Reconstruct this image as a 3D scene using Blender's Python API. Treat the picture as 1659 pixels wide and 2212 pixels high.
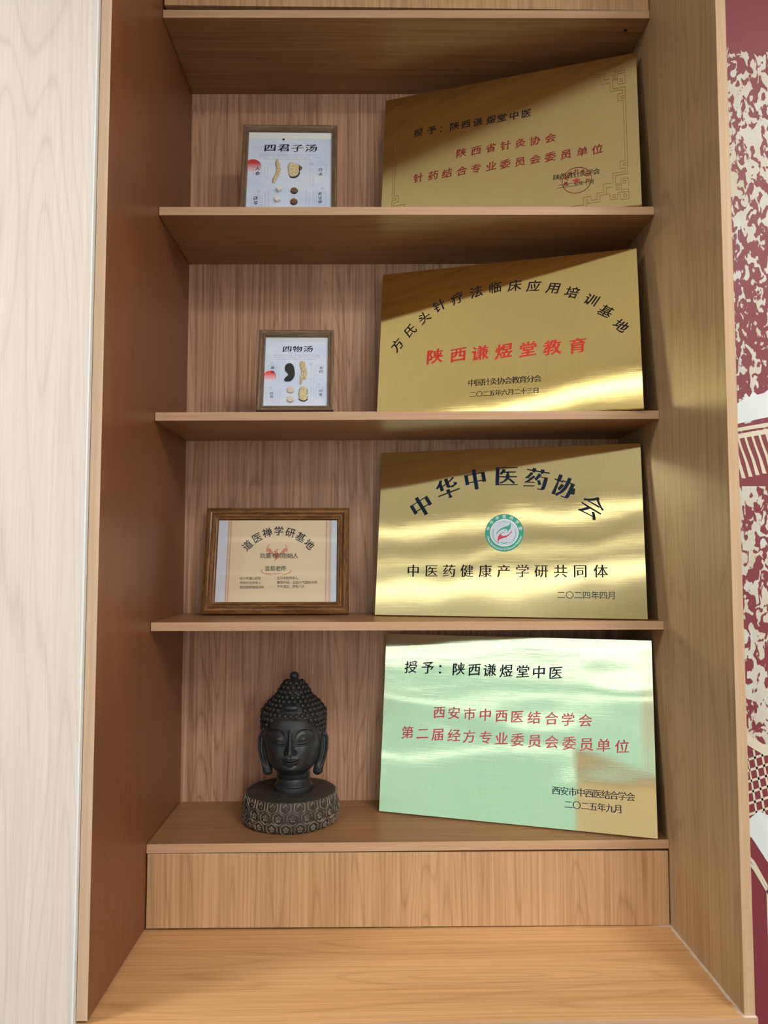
import bpy, bmesh, math, random
import numpy as np
from mathutils import Matrix, Vector
random.seed(7)
PI=math.pi
SC=bpy.context.scene; COL=SC.collection
for o in list(bpy.data.objects): bpy.data.objects.remove(o)

# ---------------------------------------------------------------- camera
CAM_F=1633.53; CAM_P=(0.47404,-1.62948,1.20361); RX,RY,RZ=0.063691,-0.000242,-0.014409
cx,sx,cy,sy,cz,sz=math.cos(RX),math.sin(RX),math.cos(RY),math.sin(RY),math.cos(RZ),math.sin(RZ)
Rm=Matrix(((cz,-sz,0),(sz,cz,0),(0,0,1)))@Matrix(((1,0,0),(0,cx,-sx),(0,sx,cx)))@Matrix(((cy,0,sy),(0,1,0),(-sy,0,cy)))
r_,f_,u_=Rm.col[0],Rm.col[1],Rm.col[2]
cd=bpy.data.cameras.new('camera'); cam=bpy.data.objects.new('camera',cd); COL.objects.link(cam)
cam.matrix_world=Matrix(((r_.x,u_.x,-f_.x,CAM_P[0]),(r_.y,u_.y,-f_.y,CAM_P[1]),(r_.z,u_.z,-f_.z,CAM_P[2]),(0,0,0,1)))
cd.sensor_fit='HORIZONTAL'; cd.sensor_width=36; cd.lens=36*CAM_F/1659; cd.clip_start=.02
SC.camera=cam

# ---------------------------------------------------------------- world, lights, exposure
SC.view_settings.view_transform='Standard'; SC.view_settings.look='None'; SC.view_settings.gamma=1
SC.view_settings.use_curve_mapping=False
SC.view_settings.exposure=0.20
SC.cycles.use_denoising=True; SC.cycles.denoiser='OPENIMAGEDENOISE'; SC.cycles.denoising_input_passes='RGB_ALBEDO_NORMAL'; SC.cycles.denoising_prefilter='ACCURATE'
SC.cycles.max_bounces=10; SC.cycles.diffuse_bounces=6; SC.cycles.glossy_bounces=5
SC.cycles.caustics_reflective=True; SC.cycles.blur_glossy=0.0; SC.cycles.sample_clamp_indirect=10
W_=bpy.data.worlds.new('sky'); SC.world=W_; W_.use_nodes=True
W_.node_tree.nodes['Background'].inputs[0].default_value=(.62,.92,.85,1); W_.node_tree.nodes['Background'].inputs[1].default_value=.60
def area(name,loc,rot,sx_,sy_,power,col):
    l=bpy.data.lights.new(name,'AREA'); l.shape='RECTANGLE'; l.size=sx_; l.size_y=sy_; l.energy=power; l.color=col
    o=bpy.data.objects.new(name,l); COL.objects.link(o); o.location=loc; o.rotation_euler=rot; return o
WIN_Y=-5.2; CEIL=2.85
# daylight behind the windows of the wall opposite the bookcase: shaded side on the left, unseen key light added on the right
def win_light(name,x0,x1,z0,z1,L,col): 
    return area(name,((x0+x1)/2,WIN_Y-.20,(z0+z1)/2),(PI/2,0,0),x1-x0,z1-z0,L*PI*(x1-x0)*(z1-z0),col)
win_light('shaded_window_daylight',-4.6,-.25,.35,2.5,.25,(.62,1.0,.88))
win_light('open_window_daylight',.62,3.3,.35,2.5,2.4,(1,.97,.95))

# ---------------------------------------------------------------- helpers
def new_obj(name,me,parent=None,mat=None):
    o=bpy.data.objects.new(name,me); COL.objects.link(o)
    if mat is not None and me is not None and len(me.materials)==0: me.materials.append(mat)
    if parent is not None: o.parent=parent
    return o
def tag(o,label,cat,group=None):
    o['label']=label; o['category']=cat
    if group: o['group']=group
    return o
def thing(name,label,cat,M=None,group=None):
    o=bpy.data.objects.new(name,None); COL.objects.link(o); o.empty_display_size=.05
    if M is not None: o.matrix_world=M
    return tag(o,label,cat,group)
def mesh(name,V,F,smooth=False):
    me=bpy.data.meshes.new(name); me.from_pydata([tuple(v) for v in V],[],F); me.update()
    if smooth: me.polygons.foreach_set('use_smooth',[True]*len(me.polygons))
    return me
def box(name,a,b,mat,parent=None,bev=.0008,zs=None):
    """box from corner a to corner b; zs(x) shifts heights along x (a board that is not quite level)"""
    (x0,y0,z0),(x1,y1,z1)=a,b; bm=bmesh.new()
    vs=[bm.verts.new((x,y,z+(zs(x) if zs else 0))) for z in (z0,z1) for y in (y0,y1) for x in (x0,x1)]
    for f in ((0,2,3,1),(4,5,7,6),(0,1,5,4),(2,6,7,3),(0,4,6,2),(1,3,7,5)): bm.faces.new([vs[i] for i in f])
    if bev: bmesh.ops.bevel(bm,geom=list(bm.edges),offset=bev,segments=2,affect='EDGES',profile=.5)
    bmesh.ops.recalc_face_normals(bm,faces=bm.faces)
    me=bpy.data.meshes.new(name); bm.to_mesh(me); bm.free(); return new_obj(name,me,parent,mat)
def ngon_prism(name,pts,z0,z1,mat,parent=None,zf=None):
    """flat outline pts (u,v) raised from z0 to z1"""
    n=len(pts); bm=bmesh.new(); dz=zf or (lambda u,v:0)
    a=[bm.verts.new((u,v,z0+dz(u,v))) for u,v in pts]; b=[bm.verts.new((u,v,z1+dz(u,v))) for u,v in pts]
    bm.faces.new(b); bm.faces.new(a[::-1])
    for i in range(n): bm.faces.new((a[i],a[(i+1)%n],b[(i+1)%n],b[i]))
    bmesh.ops.recalc_face_normals(bm,faces=bm.faces); bmesh.ops.triangulate(bm,faces=[f for f in bm.faces if len(f.verts)>4])
    me=bpy.data.meshes.new(name); bm.to_mesh(me); bm.free(); return new_obj(name,me,parent,mat)

# node helpers
def mat_new(name):
    m=bpy.data.materials.new(name); m.use_nodes=True; nt=m.node_tree; b=nt.nodes['Principled BSDF']; return m,nt,b
def N(nt,t,**k):
    n=nt.nodes.new(t)
    for a,v in k.items(): setattr(n,a,v)
    return n
def lk(nt,a,b): nt.links.new(a,b)
def mth(nt,op,a,b=None,c=None,clamp=False):
    n=N(nt,'ShaderNodeMath',operation=op,use_clamp=clamp)
    for i,v in enumerate((a,b,c)):
        if v is None: continue
        if isinstance(v,(int,float)): n.inputs[i].default_value=v
        else: lk(nt,v,n.inputs[i])
    return n.outputs[0]
def ramp(nt,fac,stops):
    n=N(nt,'ShaderNodeValToRGB'); e=n.color_ramp.elements
    while len(e)>1: e.remove(e[-1])
    e[0].position=stops[0][0]; e[0].color=(*stops[0][1],1) if len(stops[0][1])==3 else stops[0][1]
    for p,c in stops[1:]:
        x=e.new(p); x.color=(*c,1)
    lk(nt,fac,n.inputs[0]); return n.outputs[0]
def mix(nt,fac,a,b,mode='MIX'):
    n=N(nt,'ShaderNodeMix',data_type='RGBA',blend_type=mode)
    for s,v in ((n.inputs[0],fac),(n.inputs[6],a),(n.inputs[7],b)):
        if isinstance(v,(int,float)): s.default_value=v
        elif isinstance(v,tuple): s.default_value=(*v,1)
        else: lk(nt,v,s)
    return n.outputs[2]
def vmap(nt,sc,loc=(0,0,0),rot=(0,0,0),src='Object'):
    t=N(nt,'ShaderNodeTexCoord'); m=N(nt,'ShaderNodeMapping'); lk(nt,t.outputs[src],m.inputs[0])
    m.inputs[1].default_value=loc; m.inputs[2].default_value=rot; m.inputs[3].default_value=sc; return m.outputs[0]
def noise(nt,vec,scale=1,detail=4,rough=.55,dist=0):
    n=N(nt,'ShaderNodeTexNoise'); n.inputs['Scale'].default_value=scale; n.inputs['Detail'].default_value=detail
    n.inputs['Roughness'].default_value=rough; n.inputs['Distortion'].default_value=dist; lk(nt,vec,n.inputs['Vector']); return n.outputs[0]
def plain(name,col,rough=.5,metal=0,spec=.5):
    m,nt,b=mat_new(name); b.inputs['Base Color'].default_value=(*col,1); b.inputs['Roughness'].default_value=rough
    b.inputs['Metallic'].default_value=metal; b.inputs['Specular IOR Level'].default_value=spec; return m
def wood(name,axis,light,dark,seed=0.0,rough=.42,line=.55,fig=1.0,spec=.35,figscale=1.0,extra=None,MID=150,flong=1.0,RN=44):
    """laminate with wood grain running along axis"""
    m,nt,b=mat_new(name); k={'x':0,'y':1,'z':2}[axis]
    def sc(a,l): s=[a,a,a]; s[k]=l; return tuple(s)
    off=(seed*1.7,seed*2.3,seed*.9)
    fine=noise(nt,vmap(nt,sc(420,9),off),1,3,.6)
    mid=noise(nt,vmap(nt,sc(MID,1.6),off),1,5,.65)
    broad=noise(nt,vmap(nt,sc(11,.5),off),1,2,.5)
    fg=noise(nt,vmap(nt,sc(5.5*figscale,.55*figscale*flong),(off[2],off[0],off[1])),1,2,.45,.15)
    rings=mth(nt,'PINGPONG',mth(nt,'MULTIPLY',fg,RN),1.0)         # contour lines of the figure
    rl=mth(nt,'POWER',rings,5.0)
    a=mth(nt,'MULTIPLY',mth(nt,'SUBTRACT',fine,.5),1.1)
    c=mth(nt,'MULTIPLY',mth(nt,'SUBTRACT',mid,.5),2.2*line/.55)
    d=mth(nt,'MULTIPLY',mth(nt,'SUBTRACT',broad,.5),.9)
    e=mth(nt,'MULTIPLY',rl,.42*fig)
    f=mth(nt,'ADD',mth(nt,'ADD',a,c),mth(nt,'ADD',d,e))
    f=mth(nt,'ADD',f,.33,clamp=True)
    col=mix(nt,f,light,dark)
    if extra: col=extra(nt,col)
    lk(nt,col,b.inputs['Base Color'])
    b.inputs['Roughness'].default_value=rough; b.inputs['Specular IOR Level'].default_value=spec
    bp=N(nt,'ShaderNodeBump'); bp.inputs['Strength'].default_value=.12; bp.inputs['Distance'].default_value=.0004; lk(nt,mid,bp.inputs['Height']); lk(nt,bp.outputs[0],b.inputs['Normal'])
    return m

# ---------------------------------------------------------------- measures of the bookcase
W=1.1; D1=.31328; D2=.28004; TP=.0185; TH=.01839
ZS={'0':(2.42387,.01089),'1':(1.98582,.00875),'2':(1.52724,.00758),'3':(1.07224,.00188),'4':(.61264,.00426),'d':(.43642,.0047)}
def slope(k): return lambda x: ZS[k][1]*(x/W-.5)
ZTOP=2.80

LW=(.60,.37,.22); DW=(.37,.20,.105)
m_side_l=wood('wood_side_left','z',(.25,.10,.046),(.18,.068,.030),3,.38,.3,.8)  # shade put into the colour: darker and redder than the right side
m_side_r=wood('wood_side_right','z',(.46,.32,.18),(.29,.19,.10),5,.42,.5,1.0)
m_back=wood('wood_back','z',(.60,.355,.24),(.32,.165,.105),9,.45,.75,1.3,figscale=1.4,flong=.6,RN=60)
m_fascia=wood('wood_fascia','z',(.64,.41,.235),(.42,.25,.13),12,.42,.62,1.25,figscale=1.3,flong=.8,RN=60)
m_shelf=wood('wood_shelf','x',(.39,.21,.10),(.235,.115,.05),15,.36,.6,.7)
m_edge=wood('wood_edge','x',(.62,.405,.26),(.47,.29,.175),17,.45,.5,.3)
m_edge_r=wood('wood_edge_right','z',(.60,.425,.27),(.48,.32,.19),23,.45,.5,.3)
m_edge_v=wood('wood_edge_upright','z',(.74,.55,.40),(.62,.44,.30),19,.45,.5,.3)
def smear(nt,col):                                               # white putty rubbed into the right-hand corner of the deck
    t=N(nt,'ShaderNodeTexCoord'); s=N(nt,'ShaderNodeSeparateXYZ'); lk(nt,t.outputs['Object'],s.inputs[0])
    dx=mth(nt,'SUBTRACT',W,s.outputs[0]); dy=mth(nt,'MULTIPLY',s.outputs[1],-1.0)
    ex=mth(nt,'SUBTRACT',1,mth(nt,'DIVIDE',dx,.011),clamp=True)
    ey=mth(nt,'MULTIPLY',mth(nt,'SUBTRACT',1,mth(nt,'DIVIDE',dy,.010),clamp=True),mth(nt,'SUBTRACT',1,mth(nt,'DIVIDE',dx,.075),clamp=True))
    e=mth(nt,'MAXIMUM',ex,ey)
    nn=noise(nt,vmap(nt,(170,60,60)),1,4,.65)
    f=mth(nt,'MULTIPLY',mth(nt,'SUBTRACT',mth(nt,'ADD',mth(nt,'MULTIPLY',e,.62),nn),.74,clamp=True),5.0,clamp=True)
    return mix(nt,mth(nt,'MULTIPLY',f,.75),col,(.86,.82,.76))
m_deck=wood('wood_deck','x',(.73,.45,.215),(.53,.29,.12),21,.33,.6,1.2,extra=smear,figscale=1.3,flong=.7,RN=50)
m_pale=wood('wood_pale','z',(.82,.755,.735),(.66,.595,.565),31,.55,.28,1.2,spec=.3,figscale=1.0,flong=1.1,RN=52)
m_dark=plain('shadow_gap',(.05,.03,.02),.8)
m_cord=plain('screw_hole',(.01,.008,.008),.9)

# ---------------------------------------------------------------- the room
def struct(o): o['kind']='structure'; return o
m_wall=plain('wall_paint',(.62,.60,.56),.8)
m_ceil=plain('ceiling_paint',(.92,.92,.90),.85)
def tile_floor():
    m,nt,b=mat_new('floor_tiles'); n=noise(nt,vmap(nt,(3,3,3)),1,5,.6)
    lk(nt,ramp(nt,n,[(.3,(.13,.11,.09)),(.7,(.20,.17,.14))]),b.inputs['Base Color']); b.inputs['Roughness'].default_value=.25; return m
m_floor=tile_floor()
RX0,RX1=-5.2,3.6; RY0=WIN_Y; FY=-D1
struct(box('floor',(RX0,RY0,-.05),(RX1,.45,0),m_floor,bev=0))
struct(box('ceiling',(RX0,RY0,CEIL),(RX1,.45,CEIL+.05),m_ceil,bev=0))
# red wall with the cream leaf-and-branch mural, beside the bookcase
def mural():
    m,nt,b=mat_new('mural_red')
    t=N(nt,'ShaderNodeTexCoord'); s=N(nt,'ShaderNodeSeparateXYZ'); lk(nt,t.outputs['Object'],s.inputs[0]); z=s.outputs[2]; x=s.outputs[0]
    # blotches leaning to the upper right, a little taller than wide
    v=vmap(nt,(72,72,40),rot=(0,math.radians(18),0))
    n=noise(nt,v,1,1.2,.5,1.1)
    n2=noise(nt,vmap(nt,(140,140,80),(4,2,7),rot=(0,math.radians(-25),0)),1,1,.5,.8)
    f=mth(nt,'ADD',mth(nt,'MULTIPLY',n,.75),mth(nt,'MULTIPLY',n2,.25))
    # how thickly the leaves stand: dense in the crown, thinner below, dense again, none at the top and the foot
    zz=mth(nt,'DIVIDE',mth(nt,'SUBTRACT',z,.4),2.0)
    den=N(nt,'ShaderNodeValToRGB'); e=den.color_ramp.elements
    st=[(.0,.0),(.158,.0),(.17,.0),(.232,.49),(.25,.515),(.50,.52),(.53,.43),(.60,.455),(.68,.47),(.74,.525),(.84,.53),(.865,.46),(.875,.30),(.885,.0)]
    e[0].position=0; e[0].color=(0,0,0,1); e[1].position=1; e[1].color=(0,0,0,1)
    for p,c in st[1:]:
        q=e.new(p); q.color=(c,c,c,1)
    lk(nt,zz,den.inputs[0])
    edge=mth(nt,'MULTIPLY',mth(nt,'SUBTRACT',mth(nt,'ADD',f,mth(nt,'SUBTRACT',den.outputs[0],.5)),.49),40,clamp=True)
    mott=noise(nt,vmap(nt,(180,180,180)),1,3,.7)
    big=noise(nt,vmap(nt,(22,22,14)),1,1,.5)
    cream=mix(nt,mth(nt,'MULTIPLY',mth(nt,'SUBTRACT',mth(nt,'ADD',mth(nt,'MULTIPLY',mott,.5),big),.55,clamp=True),2.2,clamp=True),(.55,.50,.39),(.60,.63,.64))
    lk(nt,mix(nt,edge,(.20,.026,.042),cream),b.inputs['Base Color'])
    b.inputs['Roughness'].default_value=.5
    bp=N(nt,'ShaderNodeBump'); bp.inputs['Strength'].default_value=.4; bp.inputs['Distance'].default_value=.0006; lk(nt,edge,bp.inputs['Height']); lk(nt,bp.outputs[0],b.inputs['Normal'])
    return m
m_mural=mural()
wr=struct(box('wall_right',(W+TP+.002,-.303,0),(RX1,-.10,CEIL),m_mural,bev=0))
m_cream=plain('mural_cream',(.66,.61,.49),.55); m_creamb=plain('mural_cream_blue',(.68,.74,.77),.55); m_redflat=plain('mural_red_flat',(.20,.026,.042),.5)
def strip(name,pts,mat,t=.0006,lift=0):
    """flat printed piece lying on the mural wall; pts are (x,z)"""
    n=len(pts); y0=-.303-lift; V=[(x,y0,z) for x,z in pts]+[(x,y0-t,z) for x,z in pts]
    F=[list(range(n))[::-1],list(range(n,2*n))]+[(i,(i+1)%n,n+(i+1)%n,n+i) for i in range(n)]
    bm=bmesh.new(); vs=[bm.verts.new(v) for v in V]
    for f in F: bm.faces.new([vs[i] for i in f])
    bmesh.ops.recalc_face_normals(bm,faces=bm.faces); me=bpy.data.meshes.new(name); bm.to_mesh(me); bm.free()
    return new_obj(name,me,wr,mat)
XL=W+TP+.003
def band(x0,za,x1,zb,w0,w1,mat,lift=0,name='mural_band'): return strip(name,[(x0,za-w0/2),(x1,zb-w1/2),(x1,zb+w1/2),(x0,za+w0/2)],mat,lift=lift)
# cloud bank and the two ruled lines with rays under it
strip('mural_cloud',[(XL,1.446),(1.165,1.456),(1.24,1.470),(1.24,1.545),(1.205,1.527),(1.186,1.512),(1.172,1.502),(1.160,1.499),(1.153,1.506),(1.146,1.494),(1.140,1.502),(1.133,1.488),(XL,1.482)],m_creamb)
band(XL,1.4415,1.24,1.4620,.0045,.0055,m_redflat,.0001); band(XL,1.4355,1.24,1.4560,.0065,.0075,m_cream)
band(XL,1.4300,1.24,1.4500,.0025,.003,m_redflat,.0001); band(XL,1.4235,1.24,1.4440,.0085,.0095,m_cream)
strip('mural_field',[(XL,1.335),(1.24,1.335),(1.24,1.440),(XL,1.420)],m_redflat,t=.0002)
for i in range(9):
    xa=XL-.012+i*.0125; za=1.424+i*.0028
    P_=[(xa,za,.0036),(xa+.006,za-.022,.0034),(xa+.015,za-.048,.0042),(xa+.022,za-.075,.006)]
    L_=[(p[0]-p[2]*.6,p[1]) for p in P_]; R_=[(p[0]+p[2]*.6,p[1]) for p in P_]
    pts=L_+R_[::-1]; pts=[(max(XL,x),z) for x,z in pts]
    if R_[-1][0]>XL+.002: strip('mural_ray',pts,m_cream,lift=.0002)
# lattice
strip('mural_field',[(XL,.755),(1.24,.70),(1.24,.84),(1.165,.862),(XL,.885)],m_redflat,t=.0002)
for i in range(8):
    z0=.874-i*.0185; band(XL,z0-.016,1.235,z0+.018,.0042,.0048,m_cream,.0002,'mural_lattice')
for i in range(12):
    x0=XL-.02+i*.0135
    pts=[(x0+.004,.876),(x0+.0075,.876),(x0+.019,.80),(x0+.026,.745),(x0+.0225,.745),(x0+.0155,.80)]
    pts=[(max(XL,x),z) for x,z in pts]
    if x0+.02>XL: strip('mural_lattice',pts,m_cream,lift=.0002)
strip('mural_beam',[(XL,.905),(XL,.885),(1.15,.868),(1.24,.845),(1.24,.868),(1.15,.886)],m_cream,lift=.0003)
strip('mural_field',[(XL,.42),(1.24,.42),(1.24,.72),(XL,.742)],m_redflat,t=.0002)
strip('mural_cloud',[(XL,.757),(XL,.735),(1.150,.690),(1.175,.655),(1.24,.60),(1.24,.76),(1.17,.758),(1.14,.772)],m_creamb,lift=.0003)
for k_,(d_,w_) in enumerate(((0,.0048),(-.0095,.0042))):
    strip('mural_band',[(XL,.697+d_),(1.130,.688+d_),(1.1515,.648+d_),(1.1515,.648+d_-w_*1.6),(1.128,.686+d_-w_),(XL,.695+d_-w_)],m_cream,lift=.0004)
strip('mural_band',[(1.1490,.640),(1.1525,.640),(1.1535,.30),(1.1500,.30)],m_cream,lift=.0004)

struct(box('wall_left',(RX0,-.285,0),(-TP-.012,-.10,CEIL),m_wall,bev=0))
struct(box('wall_back',(-TP-.012,D2+.03,0),(W+TP+.002,D2+.13,CEIL),m_wall,bev=0))
struct(box('wall_side_left',(RX0-.1,RY0,0),(RX0,-.1,CEIL),m_wall,bev=0))
struct(box('wall_side_right',(RX1,RY0,0),(RX1+.1,-.1,CEIL),m_wall,bev=0))
# window wall opposite: four lites in white frames
wz0,wz1=.45,2.45; HOLES=((-4.5,-.35),(.70,3.25))
def wall_with_hole():
    V=[];F=[]
    for (a,b,c,d) in ((RX0,RX1,0,wz0),(RX0,RX1,wz1,CEIL),(RX0,HOLES[0][0],wz0,wz1),(HOLES[0][1],HOLES[1][0],wz0,wz1),(HOLES[1][1],RX1,wz0,wz1)):
        n=len(V)
        V+=[(x,y,z) for z in (c,d) for y in (RY0-.12,RY0) for x in (a,b)]
        F+=[tuple(n+i for i in f) for f in ((0,2,3,1),(4,5,7,6),(0,1,5,4),(2,6,7,3),(0,4,6,2),(1,3,7,5))]
    return mesh('wall_front',V,F)
struct(new_obj('wall_front',wall_with_hole(),None,m_wall))
m_white=plain('window_white',(.82,.82,.80),.4)
def glass(name,ior=1.45,rough=.0,tint=(1,1,1)):
    m,nt,b=mat_new(name); nt.nodes.remove(b); o=nt.nodes['Material Output']
    fr=N(nt,'ShaderNodeFresnel'); fr.inputs[0].default_value=ior; t=N(nt,'ShaderNodeBsdfTransparent'); t.inputs[0].default_value=(*tint,1)
    g=N(nt,'ShaderNodeBsdfGlossy'); g.inputs['Roughness'].default_value=rough
    mx=N(nt,'ShaderNodeMixShader'); lk(nt,fr.outputs[0],mx.inputs[0]); lk(nt,t.outputs[0],mx.inputs[1]); lk(nt,g.outputs[0],mx.inputs[2]); lk(nt,mx.outputs[0],o.inputs[0]); return m
m_glass=glass('clear_glass')
LITES=[(-4.5,-3.45),(-3.45,-.35)]+[(HOLES[1][0]+(HOLES[1][1]-HOLES[1][0])*i/2,HOLES[1][0]+(HOLES[1][1]-HOLES[1][0])*(i+1)/2) for i in range(2)]
for i,(a,b_) in enumerate(LITES):
    w=struct(new_obj('window_%d'%(i+1),None)); w.empty_display_size=.1
    for q,(p0,p1) in enumerate((((a,RY0-.09,wz0),(a+.045,RY0-.03,wz1)),((b_-.045,RY0-.09,wz0),(b_,RY0-.03,wz1)),((a+.045,RY0-.09,wz0),(b_-.045,RY0-.03,wz0+.05)),((a+.045,RY0-.09,wz1-.05),(b_-.045,RY0-.03,wz1)),((a+.045,RY0-.085,1.93),(b_-.045,RY0-.035,1.98)))):
        box('window_frame',p0,p1,m_white,w,bev=0)
    box('pane',(a+.045,RY0-.062,wz0+.05),(b_-.045,RY0-.058,wz1-.05),m_glass,w,bev=0)
# ceiling lamps: narrow battens across the room, a row of panels further back
def emit(name,col,k):
    m,nt,b=mat_new(name); b.inputs['Emission Color'].default_value=(*col,1); b.inputs['Emission Strength'].default_value=k; b.inputs['Base Color'].default_value=(.8,.8,.8,1); return m
LAMPS=[emit('lamp_diffuser_'+q,(1,.95,.78),k) for q,k in (('near',4.5),('middle',2.6),('far',1.5))]; m_panel=emit('panel_diffuser',(1,.96,.86),1.3); m_strong=emit('panel_diffuser_bright',(1,.95,.90),33)
m_tube=emit('tube_glow',(.95,1,.96),4.3); m_tan=plain('counter_tan',(.90,.72,.50),.6)
m_alu=plain('lamp_body',(.75,.75,.75),.4,.3)
for i,(yy,wd,lab) in enumerate(((-1.775,.05,'nearest to the bookcase'),(-2.95,.06,'in the middle of the room'),(-3.55,.06,'third from the bookcase'))):
    t=thing('ceiling_batten','long white ceiling light batten %s'%lab,'ceiling light',Matrix.Translation((.2,yy,CEIL)),'long ceiling battens')
    box('lamp_housing',(-2.3,-wd/2-.012,-.045),(2.3,wd/2+.012,0),m_alu,t,bev=.002); box('diffuser',(-2.28,-wd/2,-.053),(2.28,wd/2,-.0445),LAMPS[i],t,bev=0)
t=thing('ceiling_light_box','wide softly glowing ceiling light box near the window wall','ceiling light',Matrix.Translation((-.6,-4.25,CEIL)))
box('lamp_frame',(-2.4,-.24,-.02),(2.4,.24,0),m_alu,t,bev=.002); box('diffuser',(-2.37,-.215,-.026),(2.37,.215,-.0195),m_panel,t,bev=0)
# unseen light tubes added for plaque streaks and a timber counter below them
for i,(zz,wd,lab) in enumerate(((2.30,.013,'topmost'),(2.17,.009,'second from the top'),(2.06,.012,'third from the top'),(1.90,.010,'fourth from the top'),(1.62,.008,'fifth from the top'),(1.10,.008,'lowest'))):
    t=thing('window_light_tube','added slim light tube for streaks in the lowest plaque, %s'%lab,'light',Matrix.Translation((-2.3,-4.95,zz)),'added light tubes for plaque streaks')
    V=[];F=[]
    for x in (-2.2,2.2):
        for q in range(10): V.append((x,wd*math.cos(q*PI/5),wd*math.sin(q*PI/5)))
    F=[(q,(q+1)%10,10+(q+1)%10,10+q) for q in range(10)]+[list(range(10))[::-1],list(range(10,20))]
    new_obj('tube',mesh('tube',V,F,True),t,m_tube)
    for x in (-2.215,2.2): box('end_cap',(x,-wd*1.1,-wd*1.1),(x+.015,wd*1.1,wd*1.1),m_alu,t,bev=.001)
t=thing('counter','timber counter with a pale top standing before the window wall','counter',Matrix.Translation((.05,-4.35,0)))
box('counter_body',(-.75,-.25,.02),(.75,.25,1.02),m_tan,t,bev=.003); box('counter_top',(-.79,-.29,1.0205),(.79,.29,1.06),m_pale,t,bev=.004)
for i,(px,py) in enumerate(((1.95,-2.15),(1.95,-3.2),(-1.75,-1.35),(-2.35,-1.35))):  # unseen panels added to brighten the deck, side panel and pale panel
    t=thing('added_panel_light','added bright square ceiling light panel %s'%('right of the bookcase, near','right of the bookcase, far','left of the bookcase, nearer one','left of the bookcase, outer one')[i],'ceiling light',Matrix.Translation((px,py,CEIL)),'added bright ceiling panels')
    box('lamp_frame',(-.31,-.31,-.012),(.31,.31,0),m_alu,t,bev=.002); box('diffuser',(-.285,-.285,-.016),(.285,.285,-.0115),m_strong,t,bev=0)
t=thing('added_ripple_lamp','added small strong lamp for rippled light off the lowest plaque','ceiling light',Matrix.Translation((1.0,-1.72,CEIL)))  # unseen lamp added to throw rippled light off the lowest plaque
box('lamp_housing',(-.12,-.05,-.10),(.12,.05,0),m_alu,t,bev=.002); box('diffuser',(-.10,-.035,-.106),(.10,.035,-.0995),emit('added_lamp_glow',(1,.88,.70),150),t,bev=0)
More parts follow.
